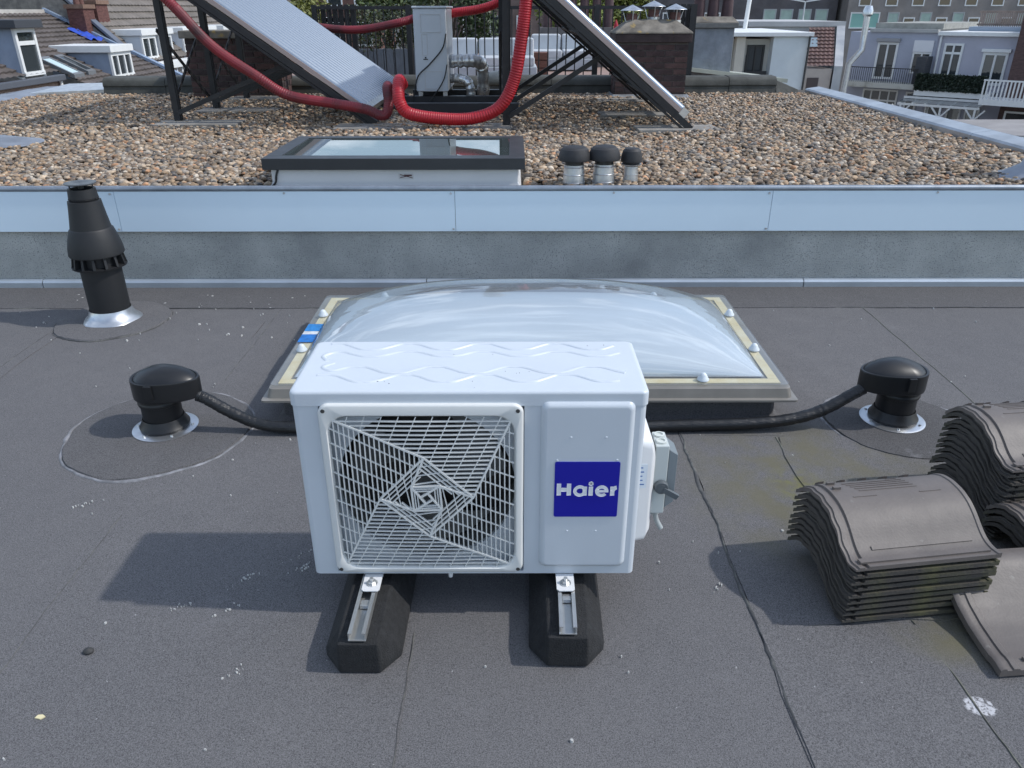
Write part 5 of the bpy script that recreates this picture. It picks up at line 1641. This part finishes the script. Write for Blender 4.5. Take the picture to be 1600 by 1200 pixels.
def tiled_plane(P0, U, V, nu, nv, m, parent, name='roof_tiles'):
    """courses of rolled tiles as stepped relief; P0 eave corner, U along eave, V up the slope"""
    P0, U, V = Vector(P0), Vector(U), Vector(V)
    N_ = U.cross(V).normalized()
    if N_.z < 0:
        N_ = -N_
    lu = U.length / nu
    g = G()
    k = 4
    rows = []
    for j in range(nv):
        for e_, hh in ((0.0, 0.065), (1.0, 0.0)):
            row = []
            for i in range(nu * k + 1):
                a = i / (nu * k)
                roll = 0.035 * (0.5 + 0.5 * math.cos(2 * math.pi * (i % k) / k))
                row.append(P0 + U * a + V * ((j + e_) / nv) + N_ * (hh + roll))
            rows.append(row)
    w = nu * k + 1
    vs = [p for r_ in rows for p in r_]
    fs = [(j * w + i, j * w + i + 1, (j + 1) * w + i + 1, (j + 1) * w + i) for j in range(len(rows) - 1) for i in range(w - 1)]
    g.add(vs, fs)
    o = obj(name, g, m, parent)
    o['kind'] = 'stuff'
    return o
def window(parent, x0, x1, z0, z1, y=0.0, cols=2, rows=1, fw=0.07, mp=M_PANE, mf=None, transom=None):
    """frame with panes, facing local -y"""
    mf = mf or M_WIN_W
    g = G()
    g.box(x0, x1, y - 0.06, y + 0.02, z1 - fw, z1); g.box(x0, x1, y - 0.08, y + 0.02, z0, z0 + fw)
    g.box(x0, x0 + fw, y - 0.06, y + 0.02, z0 + fw + .001, z1 - fw - .001); g.box(x1 - fw, x1, y - 0.06, y + 0.02, z0 + fw + .001, z1 - fw - .001)
    for c in range(1, cols):
        xc = x0 + (x1 - x0) * c / cols
        g.box(xc - fw * 0.4, xc + fw * 0.4, y - 0.055, y + 0.02, z0 + fw + .001, z1 - fw - .001)
    if transom:
        g.box(x0 + fw + .001, x1 - fw - .001, y - 0.05, y + 0.02, transom - fw * .5, transom + fw * .5)
    f = obj('window', g, mf, parent)
    for c in range(cols):
        a = x0 + (x1 - x0) * c / cols + fw * 0.45; b = x0 + (x1 - x0) * (c + 1) / cols - fw * 0.45
        g = G(); g.box(a, b, y - 0.015, y - 0.005, z0 + fw * .6, z1 - fw * .6); obj('pane', g, mp, f)
    return f

# local frame for the left row: root rotated so local x runs along +Y (world), local -y faces +X (world)
def left_house(name, y0, y1, label):
    t = thing(name, label, 'house', (-14.0, y0, 0.0), 90)
    return t
hA = left_house('terraced_house', 13.0, 31.8, 'left house with brown tiled roof, a tall dormer and two roof lights')
LA = 18.8
sl = 0.49
def zr(d):                # height of roof A at distance d behind the eave line
    return -0.35 + sl * d
tiled_plane((0, 0.0, zr(0)), (12.5, 0, 0), (0, 3.35, 3.35 * sl), 42, 13, M_RT, hA)
tiled_plane((12.5, -1.55, zr(-1.55)), (6.3, 0, 0), (0, 4.90, 4.90 * sl), 21, 19, M_RT, hA)
g = G(); g.box(0, 18.8, 3.32, 3.48, zr(3.3), zr(3.3) + 0.16); obj('ridge_capping', g, mat('mortar_pale', (0.5, 0.48, 0.45), 0.9, var=0.2, scale=2), hA)
g = G(); g.box(-0.0, 12.5, -0.02, 3.0, GZ, zr(0) - 0.22); obj('brick_wall', g, M_BRKP, hA)
g = G(); g.box(12.6, 18.8, -1.5, 3.0, GZ, zr(-1.55) - 0.1); obj('brick_wall', g, M_BRKP, hA)
g = G(); g.box(0, 12.5, -0.22, -0.03, zr(0) - 0.20, zr(0) - 0.02); obj('gutter', g, mat('dark_gutter', (0.10, 0.11, 0.13), 0.5), hA, bevel=0.03)
g = G(); g.cyl((12.35, -0.1, zr(0) - 0.2), (12.35, -0.1, -6), 0.05, n=10); obj('downpipe', g, M_WIN_W, hA, smooth=40)
def dormer(t, x0, x1, zb, zt, yf, depth, roof_m, label=None, cols=2, transom=None, over=0.12, cheek=M_CHEEK):
    g = G(); g.box(x0, x0 + 0.05, yf + 0.03, yf + depth, zb, zt); g.box(x1 - 0.05, x1, yf + 0.03, yf + depth, zb, zt); g.box(x0 + .051, x1 - .051, yf + 0.04, yf + 0.08, zb, zt)
    d = obj('dormer', g, cheek, t)
    window(d, x0 - 0.02, x1 + 0.02, zb, zt, yf, cols, 1, 0.11, transom=transom)
    g = G(); g.box(x0 - over, x1 + over, yf - over * 1.2, yf + depth, zt + 0.002, zt + 0.22); obj('dormer_roof', g, roof_m, d, bevel=0.02)
    for xx in (x0 - 0.10, x1 + 0.03):
        g = G(); g.bar((xx + .035, yf - 0.02, zb - 0.05), (xx + .035, yf + depth * 0.95, zb - 0.05 + depth * 0.95 * sl), 0.16, 0.05); obj('lead_soaker', g, mat('pale_lead', (0.50, 0.54, 0.58), 0.5, 0.3), d)
dormer(hA, 10.75, 11.75, -0.32, 0.94, 0.05, 2.6, mat('black_roofing', (0.05, 0.055, 0.065), 0.6), cols=1, transom=0.55, over=0.2)
dormer(hA, 14.7, 16.15, -0.68, 0.13, -0.62, 2.0, M_WIN_W, cols=3)
for (xa, d0, d1, w_, m_, lab) in ((12.62, -0.42, 0.60, 0.62, mat('frosted_pane', (0.55, 0.68, 0.70), 0.15), 'pale roof light'), (13.62, -0.36, 0.62, 0.5, M_PANE, 'dark roof light')):
    g = G()
    P = lambda x, d, h: (x, d, zr(d) + h)
    for (a, b, c, e_) in ((xa, xa + w_, d0, d0 + .09), (xa, xa + w_, d1 - .09, d1), (xa, xa + .08, d0 + .091, d1 - .091), (xa + w_ - .08, xa + w_, d0 + .091, d1 - .091)):
        g.add([P(a, c, .0), P(b, c, .0), P(b, e_, .0), P(a, e_, .0), P(a, c, .16), P(b, c, .16), P(b, e_, .16), P(a, e_, .16)], [(0, 3, 2, 1), (4, 5, 6, 7), (0, 1, 5, 4), (1, 2, 6, 5), (2, 3, 7, 6), (3, 0, 4, 7)])
    f = obj('roof_light', g, mat('roof_light_frame', (0.16, 0.17, 0.18), 0.5), hA); f['label'] = lab
    g = G(); g.quad(P(xa + .07, d0 + .08, .14), P(xa + w_ - .07, d0 + .08, .14), P(xa + w_ - .07, d1 - .08, .14), P(xa + .07, d1 - .08, .14)); obj('pane', g, m_, f)
g = G(); g.bar((18.75, -1.4, zr(-1.4) + 0.12), (18.75, 3.4, zr(3.4) + 0.12), 0.26, 0.10); obj('lead_verge', g, mat('blue_lead', (0.33, 0.42, 0.56), 0.5, 0.3, var=0.3, scale=3), hA)

hB = left_house('terraced_house', 31.8, 47.0, 'farther left house with stone gable, two brick chimneys and white dormers')
sb = 0.95
gz = -0.45
tiled_plane((0.1, 0.3, gz), (15, 0, 0), (0, 4.2, 4.2 * sb), 46, 16, M_RT2, hB)
GP = [(0.3, gz - 0.1), (4.5, gz + 4.2 * sb), (8.7, gz - 0.1), (8.7, GZ), (0.3, GZ)]
g = G(); g.add([(0.0, p, q) for p, q in GP] + [(0.35, p, q) for p, q in GP], [(0, 1, 2, 3, 4), (9, 8, 7, 6, 5), (0, 5, 6, 1), (1, 6, 7, 2), (2, 7, 8, 3), (3, 8, 9, 4), (4, 9, 5, 0)])
obj('gable_wall', g, mat('rubble_stone', (0.27, 0.25, 0.22), 0.9, col2=(0.14, 0.13, 0.12), scale=4, bump=0.8, bscale=12), hB)
g = G(); g.bar((0.17, 0.3, gz + 0.10), (0.17, 4.5, gz + 4.2 * sb + 0.10), 0.4, 0.08); g.bar((0.17, 8.7, gz + 0.10), (0.17, 4.55, gz + 4.2 * sb + 0.10), 0.4, 0.08); obj('lead_verge', g, mat('dark_verge', (0.12, 0.14, 0.18), 0.6), hB)
g = G(); g.box(0.36, 15.1, 0.25, 2.5, GZ, gz - 0.3); obj('brick_wall', g, M_BRK, hB)
g = G(); g.box(0.3, 15.1, -0.15, 0.3, gz - 0.30, gz - 0.02); cn = obj('cornice', g, M_WIN_W, hB, bevel=0.03)
for k in range(26):
    g = G(); g.box(0.5 + k * 0.56, 0.62 + k * 0.56, -0.02, 0.249, gz - 0.55, gz - 0.302); obj('bracket', g, M_WIN_W, cn)
for (x0, x1) in ((0.85, 2.1), (2.5, 3.7), (5.0, 6.6), (7.4, 9.0), (10.2, 11.8)):
    dormer(hB, x0, x1, gz + 0.08, gz + 0.95, 0.42, 1.5, M_WIN_W, cols=2, cheek=mat('white_cheek', (0.66, 0.70, 0.75), 0.6))
def far_chimney(par_, x, y, z0, z1, w, d):
    g = G(); g.box(x, x + w, y, y + d, z0, z1)
    c = obj('chimney', g, mat('far_chimney_brick', (0.15, 0.065, 0.055), 0.9, var=0.5, scale=7, stretch=(1, 1, 3)), par_)
    g = G(); g.box(x - .06, x + w + .06, y - .06, y + d + .06, z1 + .001, z1 + .14); obj('chimney_cap', g, M_BRK, c)
    for k in range(2):
        g = G(); g.cyl((x + w * (.3 + .4 * k), y + d / 2, z1 + .14), (x + w * (.3 + .4 * k), y + d / 2, z1 + .45), 0.11, 0.10, 10); obj('chimney_pot', g, M_POT, c, smooth=40)
far_chimney(hB, -0.45, 1.75, 0.0, 1.45, 0.8, 0.6)
far_chimney(hB, 0.60, 1.75, 0.4, 1.60, 0.9, 0.6)
hC = left_house('terraced_house', 47.4, 62.0, 'farthest left house with small white dormers, half hidden by the collector')
tiled_plane((0, -1.2, -0.6), (16, 0, 0), (0, 4.5, 3.2), 40, 12, M_RT, hC)
g = G(); g.box(0, 16, -1.25, 3.0, GZ, -0.8); obj('brick_wall', g, M_BRK, hC)
for x0 in (1, 4.5, 8, 11.5):
    dormer(hC, x0, x0 + 1.8, -0.55, 0.7, -1.0, 2.0, M_WIN_W, cols=2, cheek=mat('white_cheek', (0, 0, 0)))
# blue tarpaulin on the roof
g = G(); g.grid(6, 6, lambda u, v: (u * 0.9, v * 0.8, 0.12 + v * 0.8 * sl + 0.10 * math.sin(u * 7) * math.sin(v * 8 + 1)))
o = obj('tarpaulin', g, mat('tarp_blue', (0.03, 0.08, 0.45), 0.5), smooth=60); o.rotation_euler = (0, 0, R(90)); o.location = (-15.3, 30.6, zr(1.3))
tag(o, 'crumpled blue tarpaulin on the brown tiled roof', 'tarpaulin')

def block(name, x0, x1, y, z1, m, label, wins, depth=12, cols=1, fw=0.14, rz=0):
    t = thing(name, label, 'building', ((x0 + x1) / 2, y, 0), rz)
    h = (x1 - x0) / 2
    g = G(); g.box(-h, h, 0, depth, GZ, z1); obj('wall', g, m, t)
    g = G(); g.box(-h - .15, h + .15, -0.2, depth + .2, z1 + .002, z1 + .35); obj('roof_edge', g, mat('edge_grey', (0.3, 0.3, 0.3), 0.7), t)
    for (a, b, c, d, mp) in wins:
        window(t, a - (x0 + x1) / 2, b - (x0 + x1) / 2, c, d, 0, cols, 1, fw, mp=mp, mf=M_WIN_W if mp is not M_GRN else mat('grey_frame', (0.4, 0.42, 0.42), 0.5))
    return t
M_GRN = mat('pale_green_blind', (0.45, 0.58, 0.50), 0.5, var=0.2, scale=1)
def win_row(x0, step, n, w, z0, z1, mp=M_PANE):
    return [(x0 + i * step, x0 + i * step + w, z0, z1, mp) for i in range(n)]
block('brick_building', -52, -27, 78, 6.0, mat('far_brick_brown', (0.20, 0.13, 0.10), 0.9, var=0.4, scale=0.6), 'brown brick building far behind the left rooftops', win_row(-50, 3.2, 8, 1.7, -1.6, 0.6) + win_row(-50, 3.2, 8, 1.7, 2.0, 4.2))
block('brick_building', -26.5, -13, 82, 5.0, mat('far_brick_red', (0.19, 0.10, 0.08), 0.9, var=0.4, scale=0.6), 'dark red brick building far behind the left collector', win_row(-25.5, 2.6, 5, 1.5, -1.8, 0.4) + win_row(-25.5, 2.6, 5, 1.5, 1.7, 3.8))
block('office_building', 8, 42.6, 112, 9.0, mat('office_dark_brick', (0.13, 0.12, 0.125), 0.9, var=0.3, scale=0.5), 'dark brick office block with green blinds far right of centre', win_row(9, 5.4, 4, 2.2, -2.6, 1.0) + win_row(33.0, 4.6, 2, 1.7, -2.2, 1.4, M_GRN) + win_row(35.2, 4.6, 2, 1.7, -2.2, 1.4, M_GRN) + win_row(9, 3.6, 9, 1.5, 3.2, 6.0))
block('office_building', 43.2, 78, 110, 9.0, mat('office_taupe_brick', (0.30, 0.27, 0.25), 0.9, var=0.25, scale=0.5), 'taupe brick office block with tall windows at the far right', win_row(48.5, 4.2, 7, 1.5, -2.6, 1.0, M_GRN) + win_row(50.6, 4.2, 6, 1.5, -3.0, 0.4) + win_row(44.5, 3.4, 10, 1.6, 1.7, 5.0) + [(43.7, 47.5, -0.9, 1.0, mat('teal_blind', (0.25, 0.48, 0.42), 0.5))])
block('brick_building', -12.5, 7.5, 95, 7.0, mat('far_mixed_brick', (0.22, 0.16, 0.14), 0.9, var=0.4, scale=0.5), 'brown brick building far behind the trees', win_row(-11.5, 3.0, 6, 1.6, -1.5, 0.8) + win_row(-11.5, 3.0, 6, 1.6, 2.4, 4.6))

# trees beyond the terrace
def tree(x, y, h, r, label, c1, c2, seed):
    t = thing('street_tree', label, 'tree', (x, y, GZ), 0, 'trees beyond the terrace')
    g = G()
    H_ = h - r
    g.tube([(0, 0, 0), (0.1, 0, H_ * 0.5), (0, 0.1, H_), (0.1, 0, H_ + r * 0.7)], [0.28, 0.22, 0.16, 0.05], 10)
    rg = random.Random(seed)
    cl = []
    for k in range(9):
        a = rg.uniform(0, 6.28); el = rg.uniform(-0.3, 1.2)
        p = Vector((r * 0.7 * math.cos(a) * math.cos(el), r * 0.7 * math.sin(a) * math.cos(el), H_ + r * 0.2 + r * 0.75 * math.sin(el)))
        g.tube([(0, 0, H_ * 0.85), p * 0.5 + Vector((0, 0, H_ * 0.5)), p], [0.10, 0.06, 0.02], 6)
        cl.append((p, r * rg.uniform(0.35, 0.6)))
    obj('trunk', g, mat('tree_bark', (0.09, 0.07, 0.055), 0.9), t, smooth=50)
    def f(q):
        p, s = q.choice(cl)
        d = Vector((q.gauss(0, 1), q.gauss(0, 1), q.gauss(0, 1))).normalized() * s * (q.random() ** 0.4)
        return p + d
    o = link('crown', mesh('crown', leaves(4200, f, 0.17, seed, 0.5), recalc=False), leaf_mat('leaf_%d' % seed, c1, c2), t)
tree(-13.5, 52, 11.0, 2.4, 'yellow-green tree behind the left end of the railing', (0.22, 0.22, 0.05), (0.10, 0.12, 0.03), 21)
tree(-8.5, 58, 11.4, 2.6, 'mid green tree behind the hedge', (0.10, 0.14, 0.04), (0.05, 0.07, 0.02), 22)
tree(-4.0, 55, 11.8, 2.8, 'dark green tree behind the back white unit', (0.06, 0.09, 0.03), (0.03, 0.05, 0.018), 23)
tree(3.2, 48, 11.0, 2.2, 'bright lime tree seen through the railing right of the red loop', (0.24, 0.28, 0.05), (0.12, 0.16, 0.03), 24)
tree(8.0, 60, 11.6, 2.4, 'yellow-green tree behind the hatted chimney', (0.20, 0.22, 0.04), (0.10, 0.12, 0.03), 25)
tree(-19.5, 64, 12.0, 2.8, 'olive tree behind the left collector', (0.12, 0.13, 0.04), (0.06, 0.07, 0.02), 26)
for (x, y, zt, lab) in ((34.2, 100, 2.2, 'white double-armed street lamp in front of the dark office block'), (-18.0, 60, 2.0, 'white street lamp behind the left collector')):
    t = thing('street_lamp', lab, 'street lamp', (x, y, GZ))
    g = G(); g.cyl((0, 0, 0), (0, 0, zt - GZ), 0.14, 0.08, 10); obj('pole', g, M_WIN_W, t, smooth=40)
    for s in (-1, 1):
        g = G(); g.loft([[(s * 0.1, -.1, zt - GZ - .1), (s * 0.1, .1, zt - GZ - .1), (s * 0.1, .1, zt - GZ + .05), (s * 0.1, -.1, zt - GZ + .05)], [(s * 2.4, -.2, zt - GZ + .25), (s * 2.4, .2, zt - GZ + .25), (s * 2.4, .2, zt - GZ + .4), (s * 2.4, -.2, zt - GZ + .4)]]); obj('lamp_arm', g, M_WIN_W, t)

# ------------------------------------------------------------------ white building, tiled house and steel flue (right of centre)
M_WHW = mat('white_render_wall', (0.72, 0.76, 0.76), 0.8, var=0.1, scale=0.9)
wb = thing('white_annex', 'white rendered annex with a dark door and tilted window behind the right parapet', 'building', (10.6, 34, 0))
g = G(); g.box(-0.02, 1.47, 0.0, 7.0, GZ, 0.40); obj('wall', g, M_WHW, wb)
g = G(); g.box(-2.1, -0.021, 0.5, 7.0, GZ, 0.30); obj('wall', g, mat('cream_wall', (0.62, 0.60, 0.54), 0.8, var=0.1, scale=1), wb)
g = G(); g.box(-1.48, -1.12, 0.1, 0.499, GZ, 0.38); obj('pilaster', g, mat('cream_pier', (0.66, 0.60, 0.50), 0.8, var=0.1, scale=1), wb)
g = G(); g.box(-2.3, 1.55, -0.12, 7.1, 0.401, 0.56); obj('roof_edge', g, M_WIN_W, wb, bevel=0.02)
window(wb, -0.92, -0.2, -1.5, 0.08, 0.5, 2, 1, 0.08, mf=mat('black_frame', (0.03, 0.03, 0.03), 0.5))
window(wb, -2.05, -1.55, -1.0, 0.25, 0.5, 1, 1, 0.08, transom=-0.2)
g = G(); g.tube([(1.40, -0.1, 0.42), (1.40, -0.1, 0.2), (1.40, -0.08, -3)], 0.045, 8); obj('downpipe', g, mat('dark_pipe', (0.05, 0.05, 0.05), 0.5), wb, smooth=40)
g = G(); g.cyl((-1.0, 0.2, -0.95), (-1.0, 0.2, -0.3), 0.02, n=6); g.box(-1.0, -0.1, 0.15, 0.2, -1.2, -0.9); obj('balustrade', g, M_BLACKMT, wb)
th = thing('tiled_house', 'house with red-brown tiled roof and one roof light beside the white annex', 'house', (15.0, 42, 0))
tiled_plane((-0.1, 0, -1.25), (1.35, 0, 0), (1.0, 3.3, 1.75), 6, 11, M_RT3, th)
g = G(); g.add([(0.42, 1.5, -0.36), (0.85, 1.5, -0.36), (1.06, 2.3, 0.05), (0.63, 2.3, 0.05)], [(0, 1, 2, 3)]); obj('roof_light', g, mat('roof_light_grey', (0.20, 0.26, 0.30), 0.3), th)
g = G(); g.box(-0.1, 1.25, 0.05, 4, GZ, -1.32); obj('wall', g, mat('beige_wall', (0.46, 0.40, 0.36), 0.85, var=0.15, scale=1), th)
g = G(); g.box(0.05, 0.62, 0.0, 0.049, -2.7, -1.75); obj('window', g, mat('dark_shutter', (0.06, 0.045, 0.045), 0.6), th)
g = G(); g.add([(1.28, -0.1, GZ), (1.28, -0.1, -1.2), (2.45, 3.5, 0.62), (2.45, 3.5, GZ), (1.7, -0.1, GZ), (1.7, -0.1, -1.2), (2.9, 3.5, 0.62), (2.9, 3.5, GZ)], [(0, 1, 2, 3), (7, 6, 5, 4), (1, 5, 6, 2), (0, 4, 5, 1), (3, 2, 6, 7), (0, 3, 7, 4)])
obj('party_wall', g, mat('stucco_grey', (0.42, 0.43, 0.44), 0.9, col2=(0.28, 0.30, 0.33), scale=0.8), th)
g = G(); g.box(-2.2, 2.8, 3.6, 12, GZ, 0.55); g.box(-2.3, 2.9, 3.45, 12.1, 0.551, 0.80); obj('rear_block', g, mat('pale_block', (0.50, 0.50, 0.50), 0.8, var=0.15, scale=0.7), th)
stf = thing('steel_flue', 'shiny steel flue with two bends climbing beside the lilac houses', 'flue', (0, 0, 0))
k = 44.0
pt_ = [(18.98, 45.5, 1.2), (19.0, 45.5, 0.2), (19.02, 45.5, -0.60), (18.45, 45.5, -1.32), (18.42, 45.5, -2.6), (18.42, 45.5, -9)]
g = G(); g.tube(pt_, [0.16] * 6, 14); obj('pipe', g, M_ALU, stf, smooth=50)
g = G(); g.lathe([(0.17, -0.02), (0.26, 0.08), (0.26, 0.26), (0.18, 0.50), (0.001, 0.50)], n=16); q = obj('cowl', g, M_ALU, stf, smooth=40); q.location = (18.98, 45.5, 1.05)
vp = thing('vent_stack', 'white vent pipe rising behind the white annex', 'pipe', (11.0, 40.0, 0.5))
g = G(); g.cyl((0, 0, 0), (0.12, 0, 2.2), 0.10, n=12); obj('pipe', g, M_WIN_W, vp, smooth=40)

# ------------------------------------------------------------------ lilac-grey houses with balconies (right)
M_LIL = mat('lilac_render', (0.42, 0.44, 0.52), 0.85, var=0.12, scale=0.7)
M_LIL2 = mat('lilac_render_pale', (0.46, 0.46, 0.53), 0.85, var=0.12, scale=0.7)
PX, PY, ANG = 25.044, 50.0, -42
def rhouse(label, name='balcony_house'):
    return thing(name, label, 'house', (PX, PY, 0), ANG)
h1 = rhouse('lilac rendered house with double doors and a railed balcony')
g = G(); g.box(-4.9, 0.28, 0, 9, GZ, 0.12); obj('wall', g, M_LIL, h1)
g = G(); g.box(-3.7, 0.2, -0.15, 9, 0.121, 0.30); obj('gutter', g, mat('stone_gutter', (0.44, 0.44, 0.43), 0.8, var=0.2, scale=2), h1)
g = G(); g.box(-3.6, 0.3, 0.4, 9, 0.301, 0.62); obj('parapet', g, mat('weathered_coping', (0.36, 0.36, 0.33), 0.9, var=0.3, scale=2), h1)
window(h1, -3.12, -1.88, -2.55, -0.45, 0, 2, 1, 0.13)
g = G(); g.box(-3.2, -1.82, -0.22, 0.0, -0.42, -0.22); obj('shutter_box', g, mat('grey_shutter', (0.30, 0.30, 0.31), 0.6), h1, bevel=0.02)
window(h1, -0.98, 0.08, -2.15, -0.95, 0, 2, 1, 0.10)
g = G(); g.box(-1.0, 0.1, -0.10, -0.001, -0.94, -0.30); obj('roller_shutter', g, mat('white_shutter', (0.72, 0.72, 0.74), 0.6), h1)
g = G(); g.box(-4.4, -0.05, -1.3, 0.0, -2.98, -2.68); obj('balcony_slab', g, mat('stained_slab', (0.50, 0.50, 0.46), 0.85, col2=(0.16, 0.15, 0.11), scale=1.4, thr=(0.5, 0.75)), h1)
bl = G(); bl.box(-4.4, -0.1, -1.29, -1.25, -1.86, -1.81)
b_ = obj('balcony_rail', bl, M_BLACKMT, h1)
for k in range(34):
    x = -4.38 + k * 0.126
    g = G(); g.box(x - .012, x + .012, -1.285, -1.255, -2.679, -1.862); obj('baluster', g, M_BLACKMT, b_)
g = G(); g.box(-0.35, 0.2, -1.2, -0.05, -2.67, -1.15)
obj('slatted_cupboard', g, mat('dark_slats', (0.06, 0.065, 0.075), 0.7, var=0.3, scale=4, stretch=(1, 1, 8)), h1)
window(h1, -3.5, -1.35, -5.4, -3.15, 0, 4, 1, 0.10, transom=-3.8)
window(h1, -0.9, -0.2, -5.4, -3.2, 0, 1, 1, 0.10)
h2 = rhouse('paler lilac house with a green-screened balcony and white canopy')
g = G(); g.box(0.30, 4.55, -0.02, 9, GZ, -0.02); obj('wall', g, M_LIL2, h2)
g = G(); g.box(0.25, 4.6, -0.25, 9, -0.019, 0.20); obj('cornice', g, M_WIN_W, h2, bevel=0.03)
window(h2, 0.7, 1.75, -2.6, -0.42, -0.02, 2, 1, 0.12, transom=-0.95)
window(h2, 2.85, 4.15, -2.6, -0.85, -0.02, 2, 1, 0.14)
g = G(); g.box(2.75, 4.25, -0.2, -0.021, -0.84, -0.66); obj('blind_box', g, M_WIN_W, h2, bevel=0.02)
g = G(); g.cyl((0.45, -0.1, -0.05), (0.45, -0.1, -6), 0.06, n=10); obj('downpipe', g, M_WIN_W, h2, smooth=40)
g = G(); g.box(-0.04, 4.0, -1.5, -0.021, -3.25, -2.95); obj('balcony_slab', g, M_WIN_W, h2)
o = link('ivy_screen', mesh('ivy_screen', leaves(2600, lambda q: (q.uniform(-0.1, 3.75), -1.52 + q.gauss(0, 0.035), q.uniform(-2.96, -2.02)), 0.075, 9, 0.6), recalc=False), leaf_mat('ivy_leaf', (0.035, 0.055, 0.035), (0.014, 0.025, 0.018), 0.5), h2); o['kind'] = 'stuff'
g = G(); g.box(-0.1, 3.75, -1.50, -1.47, -2.94, -2.04); obj('screen_mesh', g, mat('screen_green', (0.02, 0.03, 0.022), 0.8), h2)
cp = G(); cp.bar((-0.5, -1.6, -3.36), (3.9, -1.6, -3.36), 0.1, 0.12)
cpo = obj('canopy_beam', cp, M_WIN_W, h2)
for k in range(7):
    x = -0.4 + k * 0.7
    g = G(); g.bar((x, -0.05, -3.30), (x, -2.6, -3.62), 0.07, 0.09); obj('canopy_rafter', g, M_WIN_W, cpo)
g = G(); g.quad((-0.5, -0.05, -3.24), (3.9, -0.05, -3.24), (3.9, -2.65, -3.56), (-0.5, -2.65, -3.56)); obj('canopy_sheet', g, glass_mat('canopy_sheet', tint=(0.55, 0.6, 0.62), through=0.7, body=(0.35, 0.38, 0.4)), cpo)
g = G(); g.bar((-0.5, -2.6, -3.66), (3.9, -2.6, -3.66), 0.08, 0.12); obj('canopy_gutter', g, M_WIN_W, cpo)
for x in (-0.3, 1.9, 3.7):
    g = G(); g.bar((x, -2.6, -3.7), (x, -2.6, -9), 0.10); g.bar((x, -2.6, -4.3), (x + 0.5, -2.6, -3.72), 0.08); g.bar((x, -2.6, -4.3), (x - 0.5, -2.6, -3.72), 0.08); obj('canopy_post', g, M_WIN_W, cpo)
for x in (0.5, 1.6, 2.6):
    window(h2, x, x + 0.8, -5.8, -3.9, -0.02, 1, 1, 0.1)
h3 = rhouse('dark brick house with a white railed balcony at the right edge', 'brick_house')
g = G(); g.box(4.62, 9.5, -1.2, 9, GZ, 1.2); obj('wall', g, mat('plum_brick', (0.12, 0.075, 0.07), 0.9, var=0.4, scale=4, stretch=(1, 1, 3)), h3)
g = G(); g.box(3.85, 9.0, -3.0, -1.201, -3.4, -3.1); obj('balcony_slab', g, M_WIN_W, h3)
g = G(); g.box(3.85, 9.0, -3.0, -2.92, -2.16, -2.08); rl = obj('balcony_rail', g, M_WIN_W, h3)
for k in range(28):
    x = 3.87 + k * 0.185
    g = G(); g.box(x, x + 0.08, -2.98, -2.94, -3.099, -2.161); obj('baluster', g, M_WIN_W, rl)
window(h3, 4.9, 8.2, -4.7, -3.8, -1.2, 3, 1, 0.1)
h4 = thing('roof_terrace_fence', 'brown slatted fence on a roof terrace at the upper right', 'fence', (PX, PY, 0), ANG)
for k in range(44):
    x = 1.7 + k * 0.11
    g = G(); g.box(x, x + 0.075, 2.2, 2.24, 0.45, 1.30); obj('slat', g, mat('fence_brown', (0.30, 0.24, 0.21), 0.8, var=0.3, scale=3), h4)
for z in (0.52, 1.18):
    g = G(); g.box(1.6, 6.6, 2.241, 2.30, z, z + 0.09); obj('batten', g, mat('fence_brown', (0, 0, 0)), h4)
g = G(); g.box(1.3, 6.8, 1.9, 6, 0.205, 0.44); obj('deck_edge', g, mat('blue_grey_edge', (0.30, 0.36, 0.44), 0.7), h4)
# low garden building in front
sh_ = thing('garden_shed', 'low flat-roofed garden building below the balconies at the right', 'shed', (23.2, 36.0, GZ - 0.5))
g = G(); g.box(-0.4, 6, 0, 5, 0, 5.35); obj('wall', g, mat('shed_brick', (0.22, 0.11, 0.08), 0.9, var=0.4, scale=4), sh_)
g = G(); g.box(-0.7, 6.3, -0.3, 5.3, 5.351, 5.75); obj('fascia', g, M_WIN_W, sh_)
g = G(); g.box(-0.7, 6.3, -0.3, 5.3, 5.752, 5.80); obj('felt_roof', g, mat('pale_felt', (0.32, 0.31, 0.31), 0.9, var=0.2, scale=1), sh_)
